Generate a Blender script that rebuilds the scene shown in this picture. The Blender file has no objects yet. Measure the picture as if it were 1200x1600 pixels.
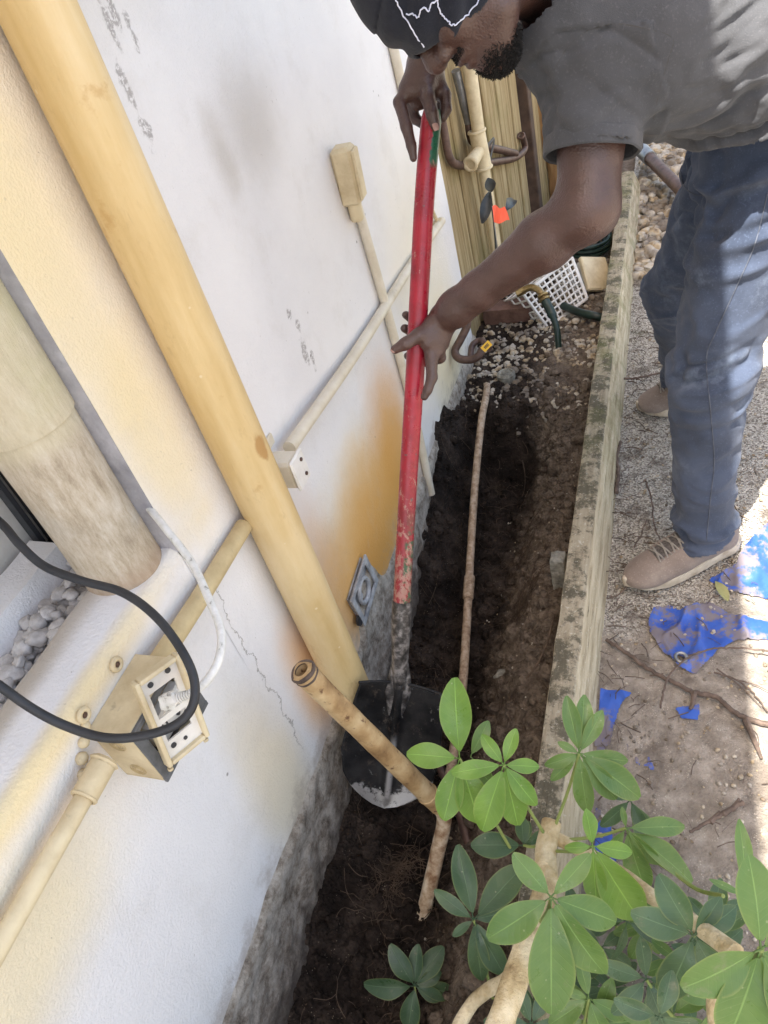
import bpy, math, random
import numpy as np
from mathutils import Vector
random.seed(7); rng = np.random.default_rng(7)
S = bpy.context.scene
COL = S.collection
# ------------------------------------------------------------------ camera
F_PX = 1162.0
RM = np.array([[0.93227355, -0.00745819, 0.36167721], [0.27085341, 0.67713352, -0.68419926], [-0.23980087, 0.73582238, 0.63329375]])
CAM = np.array([0.72817, 0.0, 1.45])
cd = bpy.data.cameras.new('camera'); cam = bpy.data.objects.new('camera', cd); COL.objects.link(cam)
from mathutils import Matrix
m4 = Matrix([list(RM[i]) + [CAM[i]] for i in range(3)] + [[0, 0, 0, 1]])
cam.matrix_world = m4
cd.sensor_fit = 'VERTICAL'; cd.sensor_height = 36; cd.sensor_width = 27; cd.lens = 36 * F_PX / 1600
cd.clip_start = 0.02; cd.clip_end = 500
S.camera = cam
S.render.resolution_x = 768; S.render.resolution_y = 1024
# ------------------------------------------------------------------ light
SUN_DIR = Vector((-0.09, -0.42, 1.0)).normalized()          # towards the sun
elev = math.asin(SUN_DIR.z); azim = math.atan2(SUN_DIR.x, SUN_DIR.y)
W = bpy.data.worlds.new('World'); S.world = W; W.use_nodes = True
wn = W.node_tree.nodes; wl = W.node_tree.links
bg = wn['Background']; sky = wn.new('ShaderNodeTexSky'); sky.sky_type = 'NISHITA'; sky.sun_disc = False
sky.sun_elevation = elev; sky.sun_rotation = azim; sky.air_density = 1.0; sky.dust_density = 3.0
wm = wn.new('ShaderNodeMix'); wm.data_type = 'RGBA'; wm.blend_type = 'MULTIPLY'; wm.inputs[0].default_value = 1; wm.inputs[7].default_value = (1.12, 1.0, .86, 1); wl.new(sky.outputs[0], wm.inputs[6]); wl.new(wm.outputs[2], bg.inputs[0]); bg.inputs[1].default_value = 0.15
sd = bpy.data.lights.new('sun', 'SUN'); sd.energy = 5.0; sd.angle = math.radians(0.5); sd.color = (1, .95, .87)
so = bpy.data.objects.new('sun', sd); COL.objects.link(so)
so.rotation_euler = SUN_DIR.to_track_quat('Z', 'Y').to_euler(); so.location = (0, -3, 8)
S.view_settings.view_transform = 'Standard'; S.view_settings.look = 'None'; S.view_settings.gamma = 1
S.view_settings.exposure = 1.8
S.render.engine = 'CYCLES'
S.cycles.max_bounces = 8; S.cycles.diffuse_bounces = 5

# ------------------------------------------------------------------ helpers
def at(px, py, d):
    return CAM + RM @ (np.array([px - 600.0, 800.0 - py, -F_PX]) / F_PX * d)
def on(px, py, ax, v):
    r = RM @ np.array([px - 600.0, 800.0 - py, -F_PX]); return CAM + r * ((v - CAM[ax]) / r[ax])
def A(*a): return np.array(a, float)
def unit(v): v = np.array(v, float); return v / np.linalg.norm(v)
IR, IU, IV = RM[:, 0], RM[:, 1], RM[:, 2]

def vnoise(p, s, seed=0):
    """value noise in -1..1 at points p (N,3), frequency s"""
    q = np.asarray(p, float) * s + seed * 17.31 + 100; i = np.floor(q).astype(np.int64); f = q - i; f = f * f * (3 - 2 * f)
    def h(a, b, c):
        n = (a * 73856093) ^ (b * 19349663) ^ (c * 83492791) ^ (seed * 7919 + 13)
        n = (n ^ (n >> 13)) * 1274126177 & 0x7fffffff
        n = (n ^ (n >> 16)) & 0xffff
        return n / 32767.5 - 1
    r = 0
    for dx in (0, 1):
        for dy in (0, 1):
            for dz in (0, 1):
                w = (f[:, 0] if dx else 1 - f[:, 0]) * (f[:, 1] if dy else 1 - f[:, 1]) * (f[:, 2] if dz else 1 - f[:, 2])
                r = r + w * h(i[:, 0] + dx, i[:, 1] + dy, i[:, 2] + dz)
    return r
def fbm(p, s, o=4, seed=0):
    r = 0; a = 1; t = 0
    for k in range(o): r = r + a * vnoise(p, s * 2 ** k, seed + k); t += a; a *= .5
    return r / t

def tag(o, label=None, cat=None, group=None, kind=None):
    if label: o['label'] = label
    if cat: o['category'] = cat
    if group: o['group'] = group
    if kind: o['kind'] = kind
    return o
def thing(name, label, cat, loc, group=None):
    o = bpy.data.objects.new(name, None); COL.objects.link(o); o.location = Vector(loc); o.empty_display_size = .05
    return tag(o, label, cat, group)
def wloc(o):
    v = Vector(o.location)
    while o.parent: o = o.parent; v = v + o.location
    return v
class MB:
    def __init__(s): s.v = []; s.f = []; s.n = 0
    def add(s, v, f):
        s.v += [tuple(map(float, x)) for x in v]; s.f += [tuple(int(i) + s.n for i in x) for x in f]; s.n = len(s.v); return s
    def box(s, c, h, R=None, bev=0.0):
        """box centre c, half sizes h, axes rows R; bev chamfers"""
        R = np.eye(3) if R is None else np.array(R); c = np.array(c, float); h = np.array(h, float)
        if bev <= 0:
            v = [c + (np.array([x, y, z]) * h) @ R for x in (-1, 1) for y in (-1, 1) for z in (-1, 1)]
            f = [(0, 1, 3, 2), (4, 6, 7, 5), (0, 4, 5, 1), (2, 3, 7, 6), (0, 2, 6, 4), (1, 5, 7, 3)]
            return s.add(v, f)
        v = []; idx = {}
        for x in (-1, 1):
            for y in (-1, 1):
                for z in (-1, 1):
                    for a in range(3):
                        q = np.array([x, y, z]) * (h - bev); q[a] = (x, y, z)[a] * h[a]
                        idx[(x, y, z, a)] = len(v); v.append(c + q @ R)
        f = []
        for a in range(3):
            b, d = (a + 1) % 3, (a + 2) % 3
            for sg in (-1, 1):
                k = []
                for (p, q) in ((-1, -1), (1, -1), (1, 1), (-1, 1)):
                    t = [0, 0, 0]; t[a] = sg; t[b] = p; t[d] = q; k.append(idx[(*t, a)])
                f.append(k if sg > 0 else k[::-1])
            for p in (-1, 1):
                for q in (-1, 1):
                    t0 = [0, 0, 0]; t0[b] = p; t0[d] = q; t1 = list(t0); t0[a] = -1; t1[a] = 1
                    f.append((idx[(*t0, b)], idx[(*t1, b)], idx[(*t1, d)], idx[(*t0, d)]))
        for x in (-1, 1):
            for y in (-1, 1):
                for z in (-1, 1): f.append((idx[(x, y, z, 0)], idx[(x, y, z, 1)], idx[(x, y, z, 2)]))
        return s.add(v, f)
    def tube(s, P, r, n=12, caps=True, flat=1.0, up=None):
        P = np.array(P, float); m = len(P); r = np.full(m, r, float) if np.isscalar(r) else np.array(r, float)
        T = np.gradient(P, axis=0); T /= np.linalg.norm(T, axis=1)[:, None] + 1e-12
        u = np.array(up, float) if up is not None else (np.array([0, 0, 1.]) if abs(T[0][2]) < .9 else np.array([1., 0, 0]))
        V = []; 
        for i in range(m):
            u = u - T[i] * u.dot(T[i]); u /= np.linalg.norm(u); w = np.cross(T[i], u)
            a = np.linspace(0, 2 * np.pi, n, endpoint=False)
            V += list(P[i] + r[i] * (np.cos(a)[:, None] * u + flat * np.sin(a)[:, None] * w))
        f = [(i * n + j, i * n + (j + 1) % n, (i + 1) * n + (j + 1) % n, (i + 1) * n + j) for i in range(m - 1) for j in range(n)]
        if caps: f += [tuple(range(n))[::-1], tuple((m - 1) * n + j for j in range(n))]
        return s.add(V, f)
    def ring(s, c, ax, R, r, n=24, k=8):
        ax = unit(ax); u = unit(np.cross(ax, [0, 0, 1] if abs(ax[2]) < .9 else [1, 0, 0])); w = np.cross(ax, u)
        V = []
        for i in range(n):
            a = 2 * math.pi * i / n; d = u * math.cos(a) + w * math.sin(a)
            for j in range(k):
                b = 2 * math.pi * j / k; V.append(np.array(c) + d * (R + r * math.cos(b)) + ax * r * math.sin(b))
        f = [(i * k + j, ((i + 1) % n) * k + j, ((i + 1) % n) * k + (j + 1) % k, i * k + (j + 1) % k) for i in range(n) for j in range(k)]
        return s.add(V, f)
    def build(s, name, mat, parent=None, smooth=True, angle=35):
        me = bpy.data.meshes.new(name); me.from_pydata(s.v, [], s.f); me.update()
        return link(name, me, mat, parent, smooth, angle)
def link(name, me, mat, parent=None, smooth=True, angle=35):
    o = bpy.data.objects.new(name, me); COL.objects.link(o)
    if mat: me.materials.append(mat)
    if smooth:
        me.shade_smooth()
        if angle < 180: me.set_sharp_from_angle(angle=math.radians(angle))
    if parent: o.parent = parent; o.location = -wloc(parent)
    return o
def spline(P, n=8):
    P = [np.array(p, float) for p in P]; P = [2 * P[0] - P[1]] + P + [2 * P[-1] - P[-2]]; out = []
    for i in range(1, len(P) - 2):
        for k in range(n):
            t = k / n
            out.append(.5 * ((2 * P[i]) + (-P[i - 1] + P[i + 1]) * t + (2 * P[i - 1] - 5 * P[i] + 4 * P[i + 1] - P[i + 2]) * t * t + (-P[i - 1] + 3 * P[i] - 3 * P[i + 1] + P[i + 2]) * t ** 3))
    out.append(P[-2]); return np.array(out)
def grid_mesh(X, Y, fn):
    """heightfield over 1-D arrays X, Y ; fn(P Nx2)->z"""
    gx, gy = np.meshgrid(X, Y, indexing='ij'); P = np.stack([gx.ravel(), gy.ravel()], 1); z = fn(P)
    V = np.column_stack([P, z]); ny = len(Y); i, j = np.meshgrid(np.arange(len(X) - 1), np.arange(ny - 1), indexing='ij')
    a = (i * ny + j).ravel(); return V, np.stack([a, a + ny, a + ny + 1, a + 1], 1)
def fast_mesh(name, V, Fq):
    me = bpy.data.meshes.new(name); V = np.asarray(V, np.float32); Fq = np.asarray(Fq, np.int32); k = Fq.shape[1]
    me.vertices.add(len(V)); me.vertices.foreach_set('co', V.ravel()); me.loops.add(Fq.size); me.loops.foreach_set('vertex_index', Fq.ravel())
    me.polygons.add(len(Fq)); me.polygons.foreach_set('loop_start', np.arange(0, Fq.size, k, dtype=np.int32)); me.update(calc_edges=True); me.validate(); return me

class Vol:
    """signed distance volume with smooth unions, meshed with surface nets"""
    def __init__(s, lo, hi, h):
        s.lo = np.array(lo, float); s.h = h; s.n = np.ceil((np.array(hi) - s.lo) / h).astype(int) + 1
        s.d = np.full(tuple(s.n), 1.0, np.float32)
    def _blk(s, lo, hi):
        a = np.clip(np.floor((lo - s.lo) / s.h).astype(int), 0, s.n - 1); b = np.clip(np.ceil((hi - s.lo) / s.h).astype(int) + 1, 1, s.n)
        sl = tuple(slice(a[i], b[i]) for i in range(3))
        ax = [s.lo[i] + s.h * np.arange(a[i], b[i]) for i in range(3)]
        return sl, np.stack(np.meshgrid(*ax, indexing='ij'), -1).astype(np.float32)
    def _mix(s, sl, e, k, sub=False):
        d = s.d[sl]
        if sub:
            e = -e; hh = np.maximum(k - np.abs(d - e), 0) / max(k, 1e-6); s.d[sl] = np.maximum(d, e) + hh * hh * k * .25; return
        hh = np.maximum(k - np.abs(d - e), 0) / max(k, 1e-6); s.d[sl] = np.minimum(d, e) - hh * hh * k * .25
    def cap(s, a, b, ra, rb=None, k=.01, sub=False):
        a = np.array(a, float); b = np.array(b, float); rb = ra if rb is None else rb; m = max(ra, rb) + k + s.h * 3
        sl, P = s._blk(np.minimum(a, b) - m, np.maximum(a, b) + m)
        if P.size == 0: return s
        ab = b - a; t = np.clip(((P - a) @ ab) / (ab @ ab + 1e-12), 0, 1)
        e = np.linalg.norm(P - a - t[..., None] * ab, axis=-1) - (ra + (rb - ra) * t); s._mix(sl, e.astype(np.float32), k, sub); return s
    def ell(s, c, r, R=None, k=.01, sub=False):
        c = np.array(c, float); r = np.array(r, float); R = np.eye(3) if R is None else np.array(R, float); m = r.max() + k + s.h * 3
        sl, P = s._blk(c - m, c + m)
        if P.size == 0: return s
        q = (P - c) @ R.T; k0 = np.linalg.norm(q / r, axis=-1); k1 = np.linalg.norm(q / (r * r), axis=-1) + 1e-9
        s._mix(sl, (k0 * (k0 - 1) / k1).astype(np.float32), k, sub); return s
    def chain(s, pts, rs, k=.006):
        for i in range(len(pts) - 1): s.cap(pts[i], pts[i + 1], rs[i], rs[i + 1], k)
        return s
    def mesh(s):
        d = s.d; n = s.n; inside = d < 0
        cnt = np.zeros(tuple(n - 1), np.int8)
        cs = [(x, y, z) for x in (0, 1) for y in (0, 1) for z in (0, 1)]
        for x, y, z in cs: cnt += inside[x:n[0] - 1 + x, y:n[1] - 1 + y, z:n[2] - 1 + z]
        I = np.argwhere((cnt > 0) & (cnt < 8)); idx = np.full(tuple(n - 1), -1, np.int32); idx[tuple(I.T)] = np.arange(len(I))
        val = {c: d[I[:, 0] + c[0], I[:, 1] + c[1], I[:, 2] + c[2]] for c in cs}
        acc = np.zeros((len(I), 3)); w = np.zeros(len(I))
        for c in cs:
            for a in range(3):
                if c[a] == 0:
                    e = list(c); e[a] = 1; e = tuple(e); v0, v1 = val[c], val[e]; mk = (v0 < 0) != (v1 < 0)
                    t = np.where(mk, v0 / (v0 - v1 + 1e-20), 0); p = np.tile(np.array(c, float), (len(I), 1)); p[:, a] = t
                    acc += p * mk[:, None]; w += mk
        V = s.lo + (I + acc / w[:, None]) * s.h
        Fs = []
        for a in range(3):
            b, c = (a + 1) % 3, (a + 2) % 3; sl0 = [slice(None)] * 3; sl1 = [slice(None)] * 3; sl0[a] = slice(0, -1); sl1[a] = slice(1, None)
            ch = inside[tuple(sl0)] != inside[tuple(sl1)]; E = np.argwhere(ch); E = E[(E[:, b] > 0) & (E[:, c] > 0) & (E[:, b] < n[b] - 1) & (E[:, c] < n[c] - 1)]
            q = []
            for (ob, oc) in ((0, 0), (-1, 0), (-1, -1), (0, -1)):
                G = E.copy(); G[:, b] += ob; G[:, c] += oc; q.append(idx[tuple(G.T)])
            q = np.stack(q, 1); fl = inside[tuple(E.T)]; q[fl] = q[fl][:, ::1]; q[~fl] = q[~fl][:, ::-1]
            Fs.append(q[(q >= 0).all(1)])
        return V, np.concatenate(Fs)
def vnormals(V, Fq):
    n = np.cross(V[Fq[:, 2]] - V[Fq[:, 0]], V[Fq[:, 3]] - V[Fq[:, 1]]); N = np.zeros_like(V)
    for k in range(4): np.add.at(N, Fq[:, k], n)
    return N / (np.linalg.norm(N, axis=1)[:, None] + 1e-12)
def relax(V, Fq, it=2, lam=.5):
    for _ in range(it):
        acc = np.zeros_like(V); c = np.zeros(len(V))
        for k in range(4):
            a, b = Fq[:, k], Fq[:, (k + 1) % 4]; np.add.at(acc, a, V[b]); np.add.at(acc, b, V[a]); np.add.at(c, a, 1); np.add.at(c, b, 1)
        V = V + lam * (acc / np.maximum(c, 1)[:, None] - V)
    return V
def compact(V, Fq):
    u, inv = np.unique(Fq, return_inverse=True); return V[u], inv.reshape(Fq.shape)

# ------------------------------------------------------------------ materials
class NT:
    def __init__(s, name):
        s.m = bpy.data.materials.new(name); s.m.use_nodes = True; s.t = s.m.node_tree; s.b = s.t.nodes['Principled BSDF']
        s.co = s.n('ShaderNodeTexCoord').outputs['Object']
    def n(s, t, **k):
        x = s.t.nodes.new(t)
        for a, v in k.items(): setattr(x, a, v)
        return x
    def set(s, sock, v):
        if hasattr(v, 'is_linked') or hasattr(v, 'links'): s.t.links.new(v, sock)
        else: sock.default_value = v
    def math(s, op, a, b=0.0, clamp=False):
        x = s.n('ShaderNodeMath', operation=op, use_clamp=clamp); s.set(x.inputs[0], a); s.set(x.inputs[1], b); return x.outputs[0]
    def noise(s, scale, detail=4, rough=.55, co=None, dist=0):
        x = s.n('ShaderNodeTexNoise'); s.set(x.inputs['Vector'], co or s.co); x.inputs['Scale'].default_value = scale
        x.inputs['Detail'].default_value = detail; x.inputs['Roughness'].default_value = rough; x.inputs['Distortion'].default_value = dist; return x.outputs[0]
    def vor(s, scale, co=None, feat='F1', out=0):
        x = s.n('ShaderNodeTexVoronoi', feature=feat); s.set(x.inputs['Vector'], co or s.co); x.inputs['Scale'].default_value = scale; return x.outputs[out]
    def map(s, scale=(1, 1, 1), loc=(0, 0, 0), rot=(0, 0, 0), co=None):
        x = s.n('ShaderNodeMapping'); s.set(x.inputs[0], co or s.co); x.inputs['Scale'].default_value = scale; x.inputs['Location'].default_value = loc; x.inputs['Rotation'].default_value = rot; return x.outputs[0]
    def ramp(s, f, stops):
        x = s.n('ShaderNodeValToRGB'); s.set(x.inputs[0], f); e = x.color_ramp.elements
        while len(e) < len(stops): e.new(.5)
        for i, (p, c) in enumerate(stops): e[i].position = p; e[i].color = (*c, 1) if not np.isscalar(c) else (c, c, c, 1)
        return x.outputs[0]
    def step(s, f, lo, hi):
        x = s.n('ShaderNodeMapRange', interpolation_type='SMOOTHSTEP'); s.set(x.inputs[0], f); x.inputs[1].default_value = lo; x.inputs[2].default_value = hi; return x.outputs[0]
    def mix(s, f, a, b, mode='MIX'):
        x = s.n('ShaderNodeMix', data_type='RGBA', blend_type=mode); s.set(x.inputs[0], f)
        for k, v in ((6, a), (7, b)): s.set(x.inputs[k], (*v, 1) if isinstance(v, tuple) and len(v) == 3 else v)
        return x.outputs[2]
    def xyz(s):
        x = s.n('ShaderNodeSeparateXYZ'); s.set(x.inputs[0], s.co); return x.outputs
    def blob(s, c, r, warp=.25, wscale=9, soft=(1.0, .0)):
        """soft ellipsoidal mask around c with radii r"""
        m = s.map((1 / r[0], 1 / r[1], 1 / r[2]), (-c[0] / r[0], -c[1] / r[1], -c[2] / r[2]))
        l = s.n('ShaderNodeVectorMath', operation='LENGTH'); s.set(l.inputs[0], m)
        q = s.math('ADD', l.outputs['Value'], s.math('MULTIPLY', s.math('SUBTRACT', s.noise(wscale, 5, .6), .5), warp * 4))
        return s.step(q, soft[0], soft[1])
    def fin(s, col=None, rough=.7, bump=None, bstr=.3, bdist=.01, metal=0, spec=None, trans=0):
        if col is not None: s.set(s.b.inputs['Base Color'], (*col, 1) if isinstance(col, tuple) and len(col) == 3 else col)
        s.set(s.b.inputs['Roughness'], rough); s.b.inputs['Metallic'].default_value = metal
        if spec is not None: s.b.inputs['Specular IOR Level'].default_value = spec
        if bump is not None:
            x = s.n('ShaderNodeBump'); x.inputs['Strength'].default_value = bstr; x.inputs['Distance'].default_value = bdist; s.set(x.inputs['Height'], bump); s.t.links.new(x.outputs[0], s.b.inputs['Normal'])
        return s.m
def pm(name, stops, scale=8, rough=.7, bscale=60, bstr=.3, bdist=.004, stretch=(1, 1, 1), metal=0, detail=5, spec=None, rot=(0, 0, 0), dirt=None):
    t = NT(name); co = t.map(stretch, rot=rot); c = t.ramp(t.noise(scale, detail, .6, co), stops)
    if dirt: c = t.mix(t.step(t.noise(dirt[0], 5, .65), dirt[1], dirt[2]), c, dirt[3])
    return t.fin(c, rough, t.noise(bscale, 4, .6, co), bstr, bdist, metal, spec)

def wall_mat():
    t = NT('painted_stucco'); col = t.ramp(t.noise(3, 4), [(.35, (.76, .75, .76)), (.65, (.82, .81, .815))])
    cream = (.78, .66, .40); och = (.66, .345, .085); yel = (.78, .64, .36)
    for c, r, cc, s in [((0, .73, 1.25), (1, .15, .55), yel, .72), ((0, .66, 1.30), (1, .14, .28), yel, .5), ((0, .76, .90), (1, .10, .22), yel, .55),  # left of the downpipe: its yellow bounce and cream paint, put into the colour
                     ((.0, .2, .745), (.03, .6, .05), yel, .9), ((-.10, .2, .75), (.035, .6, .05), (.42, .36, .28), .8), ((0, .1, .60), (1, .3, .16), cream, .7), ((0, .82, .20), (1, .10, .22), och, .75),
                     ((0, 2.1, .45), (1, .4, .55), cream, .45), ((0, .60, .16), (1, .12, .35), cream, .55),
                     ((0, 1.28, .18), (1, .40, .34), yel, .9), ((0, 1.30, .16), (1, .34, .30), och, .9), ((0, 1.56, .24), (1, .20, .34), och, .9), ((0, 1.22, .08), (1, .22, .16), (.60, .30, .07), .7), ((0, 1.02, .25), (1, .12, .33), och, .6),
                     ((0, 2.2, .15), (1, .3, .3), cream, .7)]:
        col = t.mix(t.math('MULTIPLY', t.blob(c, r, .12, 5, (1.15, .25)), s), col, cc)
    for c, r, s in [((0, 1.36, 1.17), (1, .16, .13), .42), ((0, 1.22, 1.16), (1, .05, .1), .4), ((0, 1.02, 1.5), (1, .3, .16), .4), ((0, .12, .83), (1, .2, .03), .3)]:
        col = t.mix(t.math('MULTIPLY', t.blob(c, r, .2, 14, (1.2, .1)), s), col, (.40, .36, .30))
    # scrapes and spots
    for c, r in [((0, 1.055, 1.392), (1, .006, .04)), ((0, 1.075, 1.40), (1, .006, .03)), ((0, 1.035, 1.315), (1, .007, .03)), ((0, 1.10, 1.37), (1, .005, .03)), ((0, 1.04, 1.25), (1, .008, .02)),
                 ((0, 1.262, .74), (1, .008, .035)), ((0, 1.268, .80), (1, .006, .012)), ((0, 1.285, .71), (1, .006, .02)), ((0, 1.25, .84), (1, .007, .012))]:
        col = t.mix(t.math('MULTIPLY', t.math('MULTIPLY', t.blob(c, (r[0], r[1] * 1.3, r[2]), .9, 45, (1.3, .6)), t.step(t.noise(150, 4, .7), .40, .52)), .55), col, (.13, .11, .10))
    sp = t.math('MULTIPLY', t.step(t.vor(16), .07, .03), t.step(t.noise(5, 2), .52, .6)); col = t.mix(t.math('MULTIPLY', sp, .7), col, (.16, .14, .13))
    # hairline crack running down from the conduit
    x, y, z = t.xyz(); w = t.math('MULTIPLY', t.math('SUBTRACT', t.noise(16, 6, .7), .5), .09)
    cy = t.math('ABSOLUTE', t.math('ADD', t.math('SUBTRACT', y, .697), w)); ck = t.math('MULTIPLY', t.step(cy, .0026, .0004), t.math('MULTIPLY', t.step(z, .63, .60), t.step(z, .10, .16)))
    col = t.mix(t.math('MULTIPLY', ck, .8), col, (.30, .28, .26))
    # grime low down at the soil line
    g = t.math('MULTIPLY', t.step(t.math('ADD', z, t.math('MULTIPLY', t.math('SUBTRACT', t.noise(12, 6, .7), .5), .35)), .10, .0), .6); col = t.mix(g, col, (.36, .30, .24))
    h = t.math('ADD', t.noise(130, 3, .5), t.math('MULTIPLY', t.noise(28, 3, .5), .8)); h = t.math('SUBTRACT', h, t.math('MULTIPLY', ck, 2))
    mot = t.noise(7, 8, .7); col = t.mix(t.math('MULTIPLY', t.step(mot, .50, .68), .15), col, (.52, .48, .42))
    fs = t.math('MULTIPLY', t.step(t.noise(95, 4, .7), .665, .70), t.step(t.noise(9, 4, .6), .5, .6)); col = t.mix(t.math('MULTIPLY', fs, .55), col, (.25, .21, .17))
    h = t.math('ADD', h, t.math('MULTIPLY', t.noise(260, 2, .5), .6))
    return t.fin(col, .75, h, .36, .004, spec=.3)
def foundation_mat():
    t = NT('rough_concrete'); col = t.ramp(t.noise(25, 8, .75), [(.3, (.10, .08, .062)), (.43, (.32, .275, .225)), (.56, (.56, .51, .44)), (.75, (.74, .71, .66))])
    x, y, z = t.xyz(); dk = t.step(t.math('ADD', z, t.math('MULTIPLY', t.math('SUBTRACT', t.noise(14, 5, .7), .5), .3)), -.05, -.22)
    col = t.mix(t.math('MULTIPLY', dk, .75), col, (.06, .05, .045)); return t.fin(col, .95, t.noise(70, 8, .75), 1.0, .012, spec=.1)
def soil_mat():
    t = NT('dark_soil'); a = t.ramp(t.noise(9, 8, .7), [(.32, (.010, .008, .0065)), (.48, (.028, .021, .017)), (.62, (.066, .050, .040)), (.8, (.13, .105, .085))])
    x, y, z = t.xyz(); dry = t.math('MULTIPLY', t.step(t.math('ADD', x, t.math('MULTIPLY', t.math('SUBTRACT', t.noise(7, 5), .5), .25)), .22, .34), .9)
    a = t.mix(dry, a, t.ramp(t.noise(30, 6, .7), [(.32, (.075, .056, .043)), (.62, (.25, .20, .155))])); sp = t.math('MULTIPLY', t.step(t.vor(150), .22, .1), t.step(t.noise(30, 3), .52, .62)); a = t.mix(t.math('MULTIPLY', sp, .6), a, (.38, .32, .24))
    return t.fin(a, .95, t.math('ADD', t.noise(90, 8, .75), t.vor(120)), .9, .010, spec=.15)
def path_mat():
    t = NT('gritty_path'); x, y, z = t.xyz(); v = t.vor(240); vc = t.vor(240, out=1)
    g = t.n('ShaderNodeSeparateColor'); t.set(g.inputs[0], vc)
    agg = t.ramp(g.outputs[0], [(0, (.16, .14, .12)), (.3, (.36, .33, .28)), (.6, (.54, .51, .45)), (1, (.74, .71, .64))]); agg = t.mix(t.step(v, .6, .95), agg, (.18, .155, .13))
    sand = t.ramp(t.noise(22, 9, .72), [(.3, (.15, .128, .106)), (.5, (.285, .25, .21)), (.7, (.45, .405, .35))])
    sand = t.mix(t.math('MULTIPLY', t.step(v, .3, .12), t.step(t.noise(35, 3), .5, .62)), sand, (.6, .56, .48))
    m = t.step(t.math('ADD', t.math('ADD', y, t.math('MULTIPLY', x, -.6)), t.math('MULTIPLY', t.math('SUBTRACT', t.noise(6, 6, .65), .5), .9)), .70, .92)
    col = t.mix(m, sand, agg); dirt = t.math('MULTIPLY', t.step(t.noise(8, 7, .7), .53, .66), .75); col = t.mix(dirt, col, (.14, .115, .095))
    green = t.math('MULTIPLY', t.step(t.noise(4, 5, .6), .55, .7), t.step(y, 1.9, 2.8)); col = t.mix(t.math('MULTIPLY', green, .6), col, (.13, .14, .06))
    return t.fin(col, .93, t.math('SUBTRACT', t.noise(120, 6, .7), t.math('MULTIPLY', v, t.math('ADD', m, .3))), .8, .008, spec=.2)
def timber_mat():
    t = NT('weathered_timber'); co = t.map((14, 1.2, 14)); g = t.noise(5, 6, .65, co, .4)
    col = t.ramp(g, [(.3, (.29, .235, .15)), (.5, (.52, .445, .31)), (.72, (.70, .63, .47))]); x, y, z = t.xyz()
    geo = t.n('ShaderNodeNewGeometry'); sn = t.n('ShaderNodeSeparateXYZ'); t.set(sn.inputs[0], geo.outputs['Normal'])
    tp_ = t.step(sn.outputs[2], .55, .85); col = t.mix(t.math('MULTIPLY', tp_, .5), col, (.24, .215, .17)); moss = t.math('MULTIPLY', t.step(t.noise(13, 8, .75), .46, .56), tp_); col = t.mix(t.math('MULTIPLY', moss, .8), col, (.07, .065, .045))
    gr = t.math('MULTIPLY', t.step(t.noise(9, 8, .75), .45, .62), t.step(y, 1.4, 2.1)); col = t.mix(t.math('MULTIPLY', gr, .45), col, (.15, .16, .05))
    li = t.step(t.noise(30, 7, .75), .63, .7); col = t.mix(t.math('MULTIPLY', li, t.step(sn.outputs[2], .2, .8)), col, (.5, .49, .42))
    crk = t.step(t.noise(9, 6, .7, t.map((22, .9, 22))), .37, .33); col = t.mix(t.math('MULTIPLY', crk, .7), col, (.07, .055, .04)); col = t.mix(t.math('MULTIPLY', t.step(t.noise(120, 5, .7), .58, .66), .5), col, (.70, .66, .56))
    return t.fin(col, .9, t.math('SUBTRACT', t.math('ADD', g, t.noise(90, 6, .7)), crk), .8, .007, spec=.15)
def fence_mat():
    t = NT('fence_wood'); co = t.map((10, 10, .6)); g = t.noise(6, 6, .6, co, .6)
    col = t.ramp(g, [(.3, (.22, .155, .075)), (.5, (.34, .26, .14)), (.7, (.46, .37, .22))])
    gm = t.math('MULTIPLY', t.step(t.noise(4, 5, .6), .5, .68), .5); col = t.mix(gm, col, (.20, .18, .07)); return t.fin(col, .85, g, .5, .006, spec=.15)
def dpipe_mat():
    t = NT('yellow_pipe_paint'); co = t.map((5, 5, .7)); c = t.ramp(t.noise(4, 5, .6, co), [(.3, (.58, .41, .18)), (.5, (.67, .50, .25)), (.72, (.75, .60, .36))])
    x, y, z = t.xyz(); c = t.mix(t.math('MULTIPLY', t.step(t.noise(14, 5, .65), .62, .72), .5), c, (.48, .27, .09))
    c = t.mix(t.math('MULTIPLY', t.step(z, .34, .02), .45), c, (.80, .66, .36)); c = t.mix(t.math('MULTIPLY', t.step(y, .865, .895), t.step(z, .3, .05)), c, (.62, .36, .12))
    c = t.mix(t.math('MULTIPLY', t.step(t.vor(22), .08, .04), .8), c, (.75, .62, .4)); c = t.mix(t.blob((.09, .86, .80), (.2, .014, .03), .3, 40, (1.1, .6)), c, (.45, .26, .09))
    c = t.mix(t.math('MULTIPLY', t.step(t.noise(30, 8, .75, t.map((1, 1, .35))), .56, .68), .35), c, (.42, .28, .13)); c = t.mix(t.math('MULTIPLY', t.step(t.noise(3, 5, .6), .45, .65), .35), c, (.80, .66, .42)); return t.fin(c, .55, t.math('ADD', t.noise(90, 6, .7), t.noise(8, 3)), .4, .005)
def column_mat():
    t = NT('weathered_column'); co = t.map((3, 3, .8)); c = t.ramp(t.noise(22, 9, .78, co), [(.3, (.30, .24, .17)), (.5, (.50, .43, .33)), (.7, (.66, .61, .53))])
    x, y, z = t.xyz(); c = t.mix(t.math('MULTIPLY', t.step(z, .98, 1.02), .5), c, (.66, .60, .42)); c = t.mix(t.math('MULTIPLY', t.step(t.noise(5, 5), .5, .7), .5), c, (.46, .44, .24))
    c = t.mix(t.math('MULTIPLY', t.step(z, .80, .745), .6), c, (.36, .25, .17)); return t.fin(c, .85, t.noise(40, 8, .7, co), .6, .006)
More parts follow.
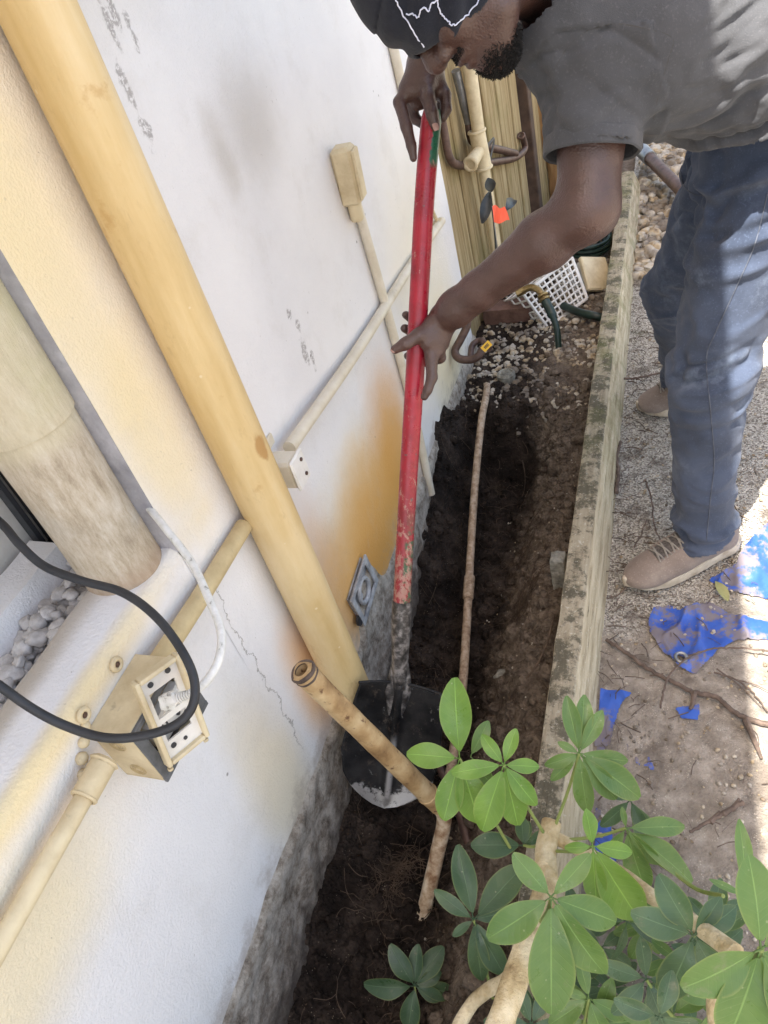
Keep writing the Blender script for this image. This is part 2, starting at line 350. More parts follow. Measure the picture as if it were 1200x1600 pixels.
def cream_mat(name='cream_plastic', base=(.70, .60, .40), lo=(.50, .40, .24)):
    t = NT(name); c = t.ramp(t.noise(14, 6, .65), [(.3, lo), (.6, base)]); c = t.mix(t.math('MULTIPLY', t.step(t.noise(45, 5, .7), .62, .75), .5), c, (.30, .25, .18))
    return t.fin(c, .6, t.noise(90, 4), .3, .002)
def shaft_mat():
    t = NT('red_shovel_paint'); ax = unit(TIP - TOP); u = unit(np.cross(ax, [0, 0, 1])); co = t.n('ShaderNodeVectorMath', operation='SUBTRACT'); t.set(co.inputs[0], t.co); co.inputs[1].default_value = tuple(TOP)
    dp = t.n('ShaderNodeVectorMath', operation='DOT_PRODUCT'); t.set(dp.inputs[0], co.outputs[0]); dp.inputs[1].default_value = tuple(ax); s = dp.outputs['Value']
    dr = t.n('ShaderNodeVectorMath', operation='DOT_PRODUCT'); t.set(dr.inputs[0], co.outputs[0]); dr.inputs[1].default_value = tuple(unit(IR - ax * IR.dot(ax))); r = dr.outputs['Value']
    c = t.ramp(t.noise(18, 5, .65), [(.3, (.20, .010, .018)), (.6, (.38, .016, .034))])
    c = t.mix(t.math('MULTIPLY', t.step(s, .45, .85), .5), c, (.26, .045, .05))
    grn = t.math('MULTIPLY', t.step(t.math('ADD', r, t.math('MULTIPLY', t.math('SUBTRACT', t.noise(60, 4), .5), .02)), .000, .004), t.step(t.math('ADD', s, t.math('MULTIPLY', t.noise(25, 3), .03)), .115, .095)); c = t.mix(grn, c, (.02, .10, .055))
    g2 = t.math('MULTIPLY', t.math('MULTIPLY', t.step(r, .002, .008), t.step(s, .72, .80)), t.step(t.noise(40, 5, .7), .42, .55)); c = t.mix(g2, c, (.05, .11, .06))
    wear = t.step(t.math('ADD', t.noise(70, 7, .75, t.map((1, 1, .35))), t.math('MULTIPLY', t.step(s, .5, .95), .13)), .60, .68); c = t.mix(t.math('MULTIPLY', wear, .8), c, (.42, .24, .19))
    c = t.mix(t.math('MULTIPLY', t.step(t.noise(40, 4, .6), .66, .7), .8), c, (.12, .10, .10))
    return t.fin(c, t.ramp(t.noise(30, 4), [(.4, .25), (.7, .5)]), t.noise(120, 4, .6), .25, .002)
def skin_mat():
    t = NT('dark_skin'); c = t.ramp(t.noise(16, 8, .7), [(.3, (.055, .028, .022)), (.7, (.092, .048, .039))])
    t.b.inputs['Subsurface Weight'].default_value = .08; t.b.inputs['Subsurface Radius'].default_value = (.01, .004, .002)
    return t.fin(c, t.ramp(t.noise(45, 5), [(.3, .30), (.7, .50)]), t.math('ADD', t.math('MULTIPLY', t.vor(330), .6), t.noise(110, 6, .7)), .38, .003, spec=.65)
def fabric(name, a, b, sc=700, rough=.95, str_=.35, wear=None):
    t = NT(name); c = t.ramp(t.noise(6, 6, .65), [(.35, a), (.65, b)]); n2 = t.noise(260, 3, .6); c = t.mix(t.math('MULTIPLY', t.step(n2, .55, .7), .28), c, tuple(min(1, x * 1.9) for x in b))
    if wear: c = t.mix(t.math('MULTIPLY', t.step(t.noise(9, 6, .7), .55, .72), .5), c, wear)
    t.b.inputs['Sheen Weight'].default_value = .12; t.b.inputs['Sheen Roughness'].default_value = .6
    return t.fin(c, rough, t.math('ADD', t.noise(sc, 2, .5), t.math('MULTIPLY', t.noise(60, 4), .8)), str_, .003, spec=.15)
def tarp_mat():
    t = NT('blue_tarp'); c = t.ramp(t.noise(10, 5), [(.3, (.018, .06, .33)), (.7, (.045, .125, .50))]); d = t.step(t.noise(11, 9, .75), .48, .56); c = t.mix(t.math('MULTIPLY', d, .85), c, (.20, .165, .13))
    w = t.n('ShaderNodeTexWave'); t.set(w.inputs[0], t.co); w.inputs['Scale'].default_value = 160
    return t.fin(c, t.ramp(d, [(0, .35), (1, .9)]), t.math('ADD', t.math('MULTIPLY', w.outputs[1], .3), t.noise(60, 5)), .35, .003)
def leaf_mat(name, a, b, under):
    t = NT(name); c = t.ramp(t.noise(16, 4, .6), [(.3, a), (.7, b)]); c = t.mix(t.math('MULTIPLY', t.step(t.vor(60), .10, .05), .5), c, (.35, .38, .22))
    at_ = t.n('ShaderNodeAttribute', attribute_name='luv'); sx = t.n('ShaderNodeSeparateXYZ'); t.set(sx.inputs[0], at_.outputs['Vector']); au = t.math('ABSOLUTE', sx.outputs[0])
    rib = t.step(au, .055, .015); vw = t.math('SINE', t.math('ADD', t.math('MULTIPLY', sx.outputs[1], 62), t.math('MULTIPLY', au, -11))); vein = t.math('MULTIPLY', t.step(vw, .86, .99), t.step(au, 1.05, .9))
    c = t.mix(t.math('MULTIPLY', t.math('MAXIMUM', rib, t.math('MULTIPLY', vein, .12)), .5), c, tuple(min(1, q * 1.9 + .03) for q in b)); edge = t.math('MULTIPLY', t.step(au, .86, 1.0), t.step(au, 1.2, 1.1)); c = t.mix(t.math('MULTIPLY', edge, .35), c, (.30, .33, .10))
    c = t.mix(t.math('MULTIPLY', t.step(t.noise(24, 7, .75), .58, .70), .45), c, (.20, .19, .12)); geo = t.n('ShaderNodeNewGeometry'); c = t.mix(geo.outputs['Backfacing'], c, under)
    hb = t.math('SUBTRACT', t.math('MULTIPLY', t.noise(90, 3), .5), t.math('ADD', t.math('MULTIPLY', rib, 1.2), t.math('MULTIPLY', vein, .22)))
    m = t.fin(c, t.ramp(t.noise(28, 6, .7), [(.35, .26), (.65, .58)]), hb, .35, .003, spec=.5); o = t.t.nodes['Material Output']; tr = t.n('ShaderNodeBsdfTranslucent'); t.set(tr.inputs[0], t.mix(.5, c, (.25, .5, .04)))
    mx = t.n('ShaderNodeMixShader'); mx.inputs[0].default_value = .18; t.t.links.new(t.b.outputs[0], mx.inputs[1]); t.t.links.new(tr.outputs[0], mx.inputs[2]); t.t.links.new(mx.outputs[0], o.inputs[0]); return m
def blade_mat():
    t = NT('shovel_steel'); s = t.n('ShaderNodeVectorMath', operation='DOT_PRODUCT'); co = t.n('ShaderNodeVectorMath', operation='SUBTRACT'); t.set(co.inputs[0], t.co); co.inputs[1].default_value = tuple(TIP)
    t.set(s.inputs[0], co.outputs[0]); s.inputs[1].default_value = tuple(unit(TOP - TIP)); sv = t.math('ADD', s.outputs['Value'], t.math('MULTIPLY', t.math('SUBTRACT', t.noise(22, 6, .7), .5), .10))
    dr = t.n('ShaderNodeVectorMath', operation='DOT_PRODUCT'); t.set(dr.inputs[0], co.outputs[0]); dr.inputs[1].default_value = tuple(unit(IR - .1 * IU)); sv = t.math('SUBTRACT', sv, t.math('MULTIPLY', t.math('ABSOLUTE', dr.outputs['Value']), .50))
    k = t.step(t.math('ADD', sv, t.math('MULTIPLY', t.noise(60, 6, .8), .03)), .058, .044); c = t.mix(k, t.ramp(t.noise(14, 5, .6), [(.4, (.007, .007, .008)), (.65, (.028, .027, .027))]), (.50, .49, .48)); c = t.mix(t.math('MULTIPLY', t.step(t.noise(35, 9, .8), .55, .64), .8), c, (.07, .055, .045)); c = t.mix(t.math('MULTIPLY', t.step(t.noise(70, 6, .75, t.map((1, 1, .3))), .62, .68), .5), c, (.30, .29, .28))
    ar = t.math('ABSOLUTE', t.math('ADD', dr.outputs['Value'], -.004)); c = t.mix(t.math('MULTIPLY', t.math('MULTIPLY', t.step(ar, .010, .002), t.step(s.outputs['Value'], .21, .17)), t.step(t.noise(40, 6, .7), .36, .5)), c, (.34, .33, .32))  # pale line along the rib: highlight put into the colour, with wear
    m = t.fin(c, t.ramp(t.noise(25, 7, .7), [(.35, .34), (.65, .55)]), t.noise(80, 6, .7), .4, .003, spec=.22); t.set(t.b.inputs['Metallic'], t.math('MULTIPLY', k, .7)); return m

def peb_mat():
    t = NT('white_pebble'); oi = t.n('ShaderNodeObjectInfo'); c = t.ramp(t.noise(60, 6, .7), [(.3, (.40, .38, .37)), (.55, (.62, .60, .585)), (.75, (.74, .73, .72))])
    c = t.mix(t.math('MULTIPLY', oi.outputs['Random'], .5), c, (.34, .31, .29)); return t.fin(c, .65, t.noise(110, 6, .7), .5, .003)
TOP = at(675, 172, 1.30); TIP = at(600, 1264, 1.72)
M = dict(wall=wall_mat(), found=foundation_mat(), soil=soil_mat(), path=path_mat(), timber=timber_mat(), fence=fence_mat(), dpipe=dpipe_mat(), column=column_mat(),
    cream=cream_mat(), paint=cream_mat('painted_conduit', (.74, .68, .56), (.60, .53, .40)), cond=cream_mat('aged_conduit', (.60, .49, .28), (.44, .34, .18)), white=cream_mat('white_plastic', (.76, .74, .70), (.60, .57, .52)),
    shaft=shaft_mat(), blade=blade_mat(), skin=skin_mat(),
    shirt=fabric('grey_shirt_cloth', (.050, .052, .057), (.073, .075, .082)), jeans=fabric('denim', (.032, .043, .070), (.065, .084, .130), wear=(.16, .20, .27)),
    cap=fabric('navy_cap_cloth', (.010, .012, .020), (.018, .021, .032)), stitch=pm('white_stitching', [(.3, (.45, .5, .7)), (.7, (.8, .82, .9))], 60),
    hair=pm('black_hair', [(.3, (.006, .005, .005)), (.7, (.014, .012, .011))], 60, .9, 400, 1, .004), shoe=fabric('taupe_shoe_cloth', (.16, .125, .105), (.25, .205, .175), 300, wear=(.33, .29, .24)),
    sole=pm('dirty_sole', [(.3, (.30, .24, .17)), (.7, (.58, .52, .42))], 30, .8), lace=pm('grey_lace', [(.3, (.18, .16, .14)), (.7, (.30, .28, .25))], 90),
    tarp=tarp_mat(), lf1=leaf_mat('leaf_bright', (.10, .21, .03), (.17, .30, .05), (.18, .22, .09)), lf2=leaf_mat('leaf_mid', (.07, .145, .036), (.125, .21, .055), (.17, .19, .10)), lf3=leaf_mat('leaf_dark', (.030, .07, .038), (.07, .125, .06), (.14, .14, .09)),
    stem=pm('green_stem', [(.3, (.14, .20, .05)), (.7, (.25, .30, .09))], 20), bark=pm('pale_bark', [(.3, (.24, .17, .08)), (.45, (.46, .37, .21)), (.62, (.66, .58, .40))], 16, .8, 60, .9, .008, (1.6, 1.6, .7), detail=9),
    black=pm('black_rubber', [(.3, (.012, .013, .016)), (.7, (.03, .032, .038))], 30, .5), hose=pm('dark_green_hose', [(.3, (.006, .016, .012)), (.7, (.014, .035, .026))], 20, .35),
    wcord=pm('grey_white_cord', [(.32, (.20, .19, .16)), (.40, (.64, .64, .61)), (.7, (.80, .80, .79))], 70, .6, detail=8), peb=peb_mat(), 
    gravel=None, brick=pm('dirty_brick', [(.3, (.07, .035, .025)), (.7, (.20, .11, .08))], 20, .9, 60, .8, .006), brass=pm('aged_brass', [(.3, (.18, .12, .05)), (.7, (.45, .33, .15))], 40, .4, metal=.8),
    copper=pm('aged_copper_pipe', [(.35, (.24, .16, .10)), (.5, (.42, .31, .21)), (.7, (.58, .47, .36))], 60, .7, detail=9, dirt=(40, .58, .72, (.16, .09, .05))), bam=pm('tan_cut_pipe', [(.32, (.24, .14, .06)), (.5, (.43, .28, .13)), (.68, (.60, .45, .25))], 16, .55, 60, .5, .004, detail=9, dirt=(45, .57, .68, (.16, .08, .04))),
    rust=pm('brown_corroded_pipe', [(.3, (.06, .035, .028)), (.7, (.16, .10, .08))], 30, .5, metal=.3), grey=pm('grey_metal', [(.3, (.16, .17, .18)), (.7, (.35, .36, .38))], 20, .4, metal=.6), gask=pm('grey_gasket', [(.3, (.07, .075, .08)), (.7, (.15, .155, .165))], 40),
    orange=pm('orange_flag', [(.3, (.85, .06, .015)), (.7, (.95, .10, .03))], 20, .5), yellow=pm('yellow_tag', [(.3, (.75, .42, .02)), (.7, (.85, .55, .05))], 20, .5), dark=pm('dark_frame', [(.3, (.02, .022, .026)), (.7, (.05, .053, .06))], 20, .4),
    twig=pm('twig_bark', [(.3, (.06, .042, .032)), (.7, (.17, .125, .10))], 40, .9, 120, .8, .004), root=pm('fine_root', [(.3, (.035, .024, .017)), (.7, (.13, .09, .06))], 30, .9), stub=pm('lichen_concrete', [(.3, (.09, .085, .07)), (.5, (.25, .24, .2)), (.7, (.45, .44, .38))], 30, .95, 80, 1, .01, detail=8),
    post=pm('dark_post', [(.3, (.035, .02, .013)), (.7, (.10, .06, .04))], 20, .8), dleaf=pm('dark_leaf', [(.3, (.012, .014, .014)), (.7, (.03, .035, .03))], 20, .4), rustwood=pm('orange_brown_wood', [(.3, (.16, .08, .03)), (.5, (.34, .19, .08)), (.7, (.50, .32, .15))], 5, .9, 30, .8, .01, (4, 4, .8)))
def gravel_mat():
    t = NT('mixed_gravel'); oi = t.noise(22, 2); c = t.ramp(oi, [(.3, (.16, .12, .085)), (.42, (.42, .33, .21)), (.55, (.50, .46, .39)), (.7, (.28, .25, .22))]); c = t.mix(t.math('MULTIPLY', t.step(t.noise(5, 5), .45, .58), .75), c, (.09, .07, .055))
    return t.fin(c, .85, t.noise(120, 5), .5, .004)
M['gravel'] = gravel_mat()
M['sock'] = pm('worn_steel', [(.38, (.035, .032, .03)), (.5, (.10, .092, .088)), (.62, (.30, .28, .27))], 50, .4, metal=.4, detail=8)
M['jamb'] = pm('grey_jamb', [(.35, (.26, .26, .29)), (.65, (.44, .44, .48))], 14, .8, 90, .6, .005)  # jamb strip coloured greyer than the wall
M['lgrey'] = pm('light_grey_box', [(.35, (.22, .23, .25)), (.65, (.48, .50, .53))], 30, .5)
M['tongue'] = pm('mesh_tongue', [(.35, (.05, .045, .042)), (.65, (.13, .115, .105))], 160, .9, 400, .8, .003)
M['ppipe'] = pm('stained_pale_pipe', [(.35, (.26, .15, .08)), (.48, (.52, .40, .27)), (.6, (.72, .64, .5))], 30, .7, detail=8)

# ================================================================== SETTING
TZ = .10
def path_h(P):
    p = np.column_stack([P, np.zeros(len(P))]); near = np.clip((12 - np.hypot(P[:, 0], P[:, 1])) / 10, 0, 1)
    return near * (.010 * fbm(p, 4, 3, 3) + .004 * fbm(p, 40, 3, 5)) - .004
xs = np.concatenate([np.arange(.53, 1.5, .007), np.arange(1.5, 3, .08), np.array([3, 4, 6, 9, 14, 22, 40])]); ys = np.concatenate([np.array([-40, -20, -10, -5, -3, -2, -1.2, -.6]), np.arange(-.3, 3.2, .009), np.arange(3.2, 7, .06), np.array([7.2, 8, 10, 14, 20, 40])])
V, Fq = grid_mesh(xs, ys, path_h); tag(link('ground', fast_mesh('ground', V, Fq), M['path'], None, True, 180), kind='structure')
def wall_side(y): return np.interp(y, [-.5, .3, .7, 1.0, 1.28, 1.65, 1.95, 2.1, 6], [-.2, -.22, -.17, -.22, -.25, -.09, -.02, .0, .0])
def soil_h(P):
    x, y = P[:, 0], P[:, 1]; p = np.column_stack([P, np.zeros(len(P))]); w = wall_side(y)
    end = np.clip((y + .05 * fbm(p, 7, 3, 9) - 2.0) / .17, 0, 1); end = end * end * (3 - 2 * end)
    floor = -.30 + .03 * fbm(p, 3, 3, 2)
    a = np.clip((x - .0) / .11, 0, 1); b = np.clip((x - .21 + .05 * fbm(p, 5, 3, 21)) / .24, 0, 1); b = b * b * (3 - 2 * b)
    z = w * (1 - a) + floor * a; z = z * (1 - b) + (-.05 + .035 * np.sin(y * 6 + 1)) * b
    z = z + (.035 * fbm(p, 8, 4, 4) + .016 * (1 - 2 * np.abs(fbm(p, 16, 3, 14)))) * (1 - .6 * end); top = -.035 + .012 * fbm(p, 6, 3, 8)
    z = z * (1 - end) + top * end; lump = np.exp(-((y - 1.97) / .16) ** 2) * np.exp(-(x / .13) ** 2); z = z + lump * (.07 + .05 * fbm(p, 14, 3, 55)) * (1 - end); return z + .015 * fbm(p, 34, 4, 6)
V, Fq = grid_mesh(np.arange(-.03, .545, .005), np.concatenate([np.arange(-.6, 2.5, .0055), np.arange(2.5, 5.2, .012)]), soil_h)
pp = V.copy(); V[:, 0] += .012 * fbm(pp, 12, 3, 30) * (pp[:, 0] > .01) ; V[:, 1] += .02 * fbm(pp, 9, 3, 31)
tag(link('trench_soil', fast_mesh('trench_soil', V, Fq), M['soil'], None, True, 180), kind='structure')
def soil_z(x, y): return float(soil_h(np.array([[x, y]]))[0])

# ---- house
hs = thing('house', 'white stucco house wall with yellow stains and painted-in pipe bounce, rough bare foundation and raised planter', 'house', (0, 1, 0))
JY = .675; LZ = .745; WE = 2.52
mb = MB()
def quadgrid(mb, o, u, v, nu, nv, fn=None):
    o, u, v = map(lambda q: np.array(q, float), (o, u, v)); V = [o + u * i / nu + v * j / nv for i in range(nu + 1) for j in range(nv + 1)]
    V = np.array(V); V = fn(V) if fn else V
    f = [(i * (nv + 1) + j, (i + 1) * (nv + 1) + j, (i + 1) * (nv + 1) + j + 1, i * (nv + 1) + j + 1) for i in range(nu) for j in range(nv)]; mb.add(V, f)
def wav(V): 
    V = V.copy(); V[:, 0] += .0035 * fbm(V, 3, 2, 11); return V
quadgrid(mb, (0, JY, 0.0), (0, WE - JY, 0), (0, 0, 2.55), 90, 110, wav)
# rounded far end of the wall
for k in range(6):
    a0, a1 = k * math.pi / 12, (k + 1) * math.pi / 12; r = .03
    p0 = (-r + r * math.cos(a0), WE + r * math.sin(a0)); p1 = (-r + r * math.cos(a1), WE + r * math.sin(a1)); mb.add([(p0[0], p0[1], 0), (p1[0], p1[1], 0), (p1[0], p1[1], 2.55), (p0[0], p0[1], 2.55)], [(0, 1, 2, 3)])
mb.add([(-.03, WE + .03, 0), (-.6, WE + .03, 0), (-.6, WE + .03, 2.55), (-.03, WE + .03, 2.55)], [(0, 1, 2, 3)])
mb2 = mb; mb = MB()
mb.add([(0, JY, LZ - .01), (-.035, JY - .003, LZ - .01), (-.035, JY - .003, 2.55), (0, JY, 2.55)], [(3, 2, 1, 0)])
mb.add([(-.035, JY - .003, LZ - .02), (-.035, JY + .05, LZ - .02), (-.035, JY + .05, 2.55), (-.035, JY - .003, 2.55)], [(0, 1, 2, 3)])
mb.add([(-.035, JY + .05, LZ - .02), (-.55, JY + .05, LZ - .02), (-.55, JY + .05, 2.55), (-.035, JY + .05, 2.55)], [(3, 2, 1, 0)])
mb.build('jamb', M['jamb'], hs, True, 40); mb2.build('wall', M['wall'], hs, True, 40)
# low wall and planter
mb = MB(); n = 40
prof = [(0, 0), (0, LZ - .03)] + [(-.02 + .02 * math.cos(a), LZ - .02 + .02 * math.sin(a)) for a in np.linspace(.15, math.pi / 2, 6)] + [(-.10, LZ + .004), (-.115, LZ - .002), (-.122, LZ - .02), (-.125, LZ - .10), (-.225, LZ - .10), (-.228, LZ - .02), (-.236, LZ + .002), (-.30, LZ + .006), (-.305, LZ - .2)]
Y = np.concatenate([np.linspace(-1.5, 0, 10), np.linspace(.03, JY + .0, 40)]); V = np.array([(x, y, z) for y in Y for x, z in prof]); m = len(prof)
nz = fbm(V, 12, 4, 12); V[:, 2] += .004 * nz; V[:, 0] += np.where(V[:, 0] < -.01, .005 * fbm(V, 9, 3, 14), 0)
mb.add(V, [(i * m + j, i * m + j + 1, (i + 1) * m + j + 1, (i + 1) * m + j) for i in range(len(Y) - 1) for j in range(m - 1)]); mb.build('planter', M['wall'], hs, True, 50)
mb = MB(); mb.box((-.34, -.2, 1.2), (.02, 1.2, 1.3)); mb.build('recess_wall', M['white'], hs, False)
mb = MB(); yb_ = on(38, 768, 0, -.30)[1]; mb.box((-.300, yb_, 1.33), (.014, .009, .62)); mb.box((-.305, yb_ - .03, 1.33), (.008, .005, .62)); mb.box((-.312, -.1, .70), (.008, .9, .01)); mb.build('door_frame', M['dark'], hs, False)
# foundation
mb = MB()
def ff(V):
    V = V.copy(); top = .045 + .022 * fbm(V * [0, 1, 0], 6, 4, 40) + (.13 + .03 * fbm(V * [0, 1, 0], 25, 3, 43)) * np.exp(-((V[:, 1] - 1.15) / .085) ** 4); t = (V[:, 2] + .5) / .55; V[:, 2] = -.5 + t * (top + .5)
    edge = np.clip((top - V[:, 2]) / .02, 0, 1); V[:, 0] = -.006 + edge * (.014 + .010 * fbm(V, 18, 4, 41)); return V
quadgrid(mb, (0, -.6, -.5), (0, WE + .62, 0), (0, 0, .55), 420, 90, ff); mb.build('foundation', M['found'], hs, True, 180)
mb = MB(); mb.box((-.195, 2.0, 2.62), (.81, 4.6, .06)); mb.box((.627, 2.0, 2.60), (.014, 4.6, .09)); mb.build('roof_eave', M['white'], hs, False)
mb = MB(); mb.box((-1.4, 1.2, 1.25), (1.0, 1.34, 1.3)); mb.build('house_core', M['white'], hs, False)

# ---- timber edging
def prism(mb, sec, y0, y1, n, jit=.0, sd=0, dx=0):
    ysx = np.linspace(y0, y1, n); V = np.array([(x + dx * (y - y0), y, z) for y in ysx for x, z in sec]); m = len(sec)
    if jit: V += jit * np.stack([fbm(V, 14, 4, sd), np.zeros(len(V)), fbm(V, 14, 4, sd + 1)], 1)
    f = [(i * m + j, i * m + (j + 1) % m, (i + 1) * m + (j + 1) % m, (i + 1) * m + j) for i in range(n - 1) for j in range(m)] + [tuple(range(m))[::-1], tuple((n - 1) * m + j for j in range(m))]
    mb.add(V, f)
mb = MB(); sec = [(.500, -.12), (.486, TZ - .008), (.488, TZ - .001), (.497, TZ + .001), (.51, TZ + .001), (.525, TZ), (.536, TZ - .001), (.542, TZ - .005), (.546, TZ - .015), (.557, .06), (.568, .03), (.578, -.005), (.585, -.12)]
prism(mb, sec, -.4, 3.9, 500, .0035, 50); tag(mb.build('timber_edging', M['timber'], None, True, 50), 'weathered timber board edging the trench beside the gritty path', 'timber board')

# ---- fence
f0 = A(-.055, 2.56, 0); f1 = A(.145, 4.42, 0); fd = unit(f1 - f0); fn_ = np.cross(fd, [0, 0, 1.])
fe = thing('board_fence', 'wooden board fence with grooved vertical boards beyond the end of the house wall', 'fence', f0)
def boards(mb, s0, s1, w, off=0, top=1.75):
    s = s0; i = 0
    while s < s1 - .01:
        c = f0 + fd * (s + w / 2) + fn_ * (off + (.006 if i % 3 == 1 else 0)); wob = .004
        mb.box(c + A(0, 0, top / 2 - .1), (w / 2 - .003, .011, top / 2 + .02 * random.random()), np.array([fd, fn_, [0, 0, 1]]), .004); s += w; i += 1
mb = MB(); boards(mb, 0, 1.10, .062); mb.build('board_panel', M['fence'], fe, False)
mb = MB(); boards(mb, 1.20, 1.62, .06, -.0); mb.build('board_panel', M['fence'], fe, False)
mb = MB(); c = f0 + fd * 1.165 + fn_ * .02; mb.box(c + A(0, 0, .8), (.03, .03, .95), np.array([fd, fn_, [0, 0, 1]]), .004); mb.build('post', M['post'], fe, False)
mb = MB(); mb.box(f0 + fd * .8 - fn_ * .04 + A(0, 0, .35), (.8, .02, .04), np.array([fd, fn_, [0, 0, 1]]), .004); mb.build('rail', M['fence'], fe, False)
# rough slab leaning by the end of the fence
P = spline([on(836, 130, 1, 4.0), on(862, 200, 1, 4.0), on(884, 290, 1, 4.0), on(892, 345, 1, 4.0)], 10)
mb = MB(); mb.tube(P, [.055, .06, .062, .066, .07, .07, .072, .07, .07, .072, .074, .075, .075, .075, .075, .076, .077, .078, .079, .08, .081, .082, .083, .084, .085, .086, .087, .088, .088, .088, .088], 14, True, .45)
V = np.array(mb.v); V += .012 * np.stack([fbm(V, 9, 3, k) for k in (61, 62, 63)], 1); mb.v = [tuple(v) for v in V]; tag(mb.build('log_slab', M['rustwood']), 'orange brown rough log slab standing right of the fence', 'log')

# ================================================================== wall fittings
def px_wall(px, py, out=0.0): return on(px, py, 0, out)
# downpipe
a = at(-20, -130, 1.0); R_ = .046
dp = thing('downpipe', 'thick yellow downpipe running down the white wall to the trench', 'pipe', (.048, .86, 0))
mb = MB(); zz = np.linspace(-.10, 2.5, 60); P = [(.049 - .001 * math.sin(z * 1.2), .862 + .003 * math.sin(z * 2.1), z) for z in zz]; mb.tube(P, [R_ * (1 + .012 * math.sin(3 * z)) for z in zz], 40); mb.build('pipe', M['dpipe'], dp, True, 60)
# column on planter
cc = on(207, 868, 2, .75); cc[0] = -.075
cl = thing('round_column', 'weathered beige round column with a joint standing on the planter ledge', 'column', (cc[0], cc[1] - .015, LZ))
cx, cy = cc[0], cc[1] - .02; r = .062
mb = MB(); zz = np.linspace(LZ - .005, 1.037, 30); mb.tube([(cx, cy, z) for z in zz], [r + .0008 * math.sin(20 * z) for z in zz], 40); mb.build('lower_shaft', M['column'], cl, True, 60)
mb = MB(); zz = np.concatenate([[1.025, 1.0252], np.linspace(1.028, 2.5, 30)]); mb.tube([(cx, cy, z) for z in zz], [r + .0005, r + .005] + [r + .0055] * 30, 40); mb.build('upper_shaft', M['column'], cl, True, 60)
# conduits
def conduit(name, label, pts, r, mat, cat='conduit', group=None):
    mb = MB(); mb.tube(spline(pts, 10), r, 20); return tag(mb.build(name, mat, None, True, 60), label, cat, group)
CZ = .655
mb_c = thing('conduit', 'cream conduit with a threaded fitting running down from the open outlet box', 'conduit', (.02, .2, CZ - .02))
pa = px_wall(-30, 1530, .022); pb = px_wall(160, 1195, .032)
mb = MB(); mb.tube(spline([pa, .5 * (pa + pb), pb], 10), .0125, 20); mb.build('tube', M['cream'], mb_c, True, 60)
dr = unit(pb - pa); mb = MB(); mb.tube([pb - dr * .045, pb - dr * .042, pb - dr * .004, pb], [.016, .0175, .0175, .0175], 20); mb.ring(pb - dr * .044, dr, .0155, .003, 20, 6); mb.ring(pb + dr * .004, dr, .017, .004, 8, 4); mb.build('connector', M['cream'], mb_c, True, 40)
mb = MB()
for (x, y, s_) in ((131, 1160, .008), (128, 1185, .009), (130, 1210, .008), (134, 1135, .007)):
    c = px_wall(x, y, .005); mb.tube([c - dr * s_, c - dr * s_ * .6, c, c + dr * s_ * .6, c + dr * s_], [.002, s_ * .8, s_, s_ * .8, .002], 10)
mb.build('sealant', M['cream'], mb_c, True, 180)
conduit('conduit', 'tan conduit between the open outlet box and the yellow downpipe', [px_wall(238, 1048, .028), px_wall(312, 935, .022), px_wall(381, 822, .017)], .0155, M['cond'])
conduit('conduit', 'cream painted conduit crossing the wall from the white junction box to the red shaft', [px_wall(452, 700, .03), px_wall(560, 545, .018), px_wall(640, 418, .016), px_wall(690, 345, .016)], .0135, M['paint'])
vt = thing('conduit', 'cream vertical conduit with an elbow fitting on top ending at the soil', 'conduit', (0.01, 1.76, 0))
P = [px_wall(552, 300, .016), px_wall(585, 420, .016), px_wall(628, 580, .016), px_wall(672, 765, .014)]
P = [A(.014, np.interp(p[2], [0, 1], [1.72, 1.765]), p[2]) for p in P]
yv = 1.755
mb = MB(); pts = [px_wall(551, 296, .014), px_wall(606, 490, .014), px_wall(648, 650, .014), px_wall(674, 772, .014)]; mb.tube(spline(pts, 8), .012, 18); mb.build('tube', M['paint'], vt, True, 60)
e0 = px_wall(553, 318, .02); e1 = px_wall(533, 228, .03); ed = unit(e1 - e0); mb = MB(); mb.box((e0 + e1) / 2, (.026, .022, np.linalg.norm(e1 - e0) / 2 + .0), np.array([[1, 0, 0], unit(np.cross(ed, [1, 0, 0])), ed]), .008)
mb.build('elbow_body', M['cream'], vt, True, 40); mb = MB(); mb.box((e0 + e1) / 2 + A(.028, 0, 0) , (.004, .018, np.linalg.norm(e1 - e0) / 2 * .85), np.array([[1, 0, 0], unit(np.cross(ed, [1, 0, 0])), ed]), .003); mb.build('elbow_cover', M['cream'], vt, True, 40)
mb = MB(); mb.tube([e0 - ed * .04, e0 - ed * .037, e0 + ed * .004], [.0145, .016, .016], 18); mb.build('collar', M['cream'], vt, True, 40)
conduit('conduit', 'thin white conduit high on the wall beside the cap', [px_wall(596, -10, .015), px_wall(616, 80, .015), px_wall(640, 190, .015)], .013, M['paint'])
# small clip by wall end
mb = MB(); c = px_wall(684, 348, .012); mb.box(c, (.012, .02, .008), None, .002); mb.tube([px_wall(676, 330, .012), c], .006, 8); tag(mb.build('pipe_clip', M['cream'], None, True, 40), 'small cream pipe clip near the far wall edge right of the shaft', 'clip')
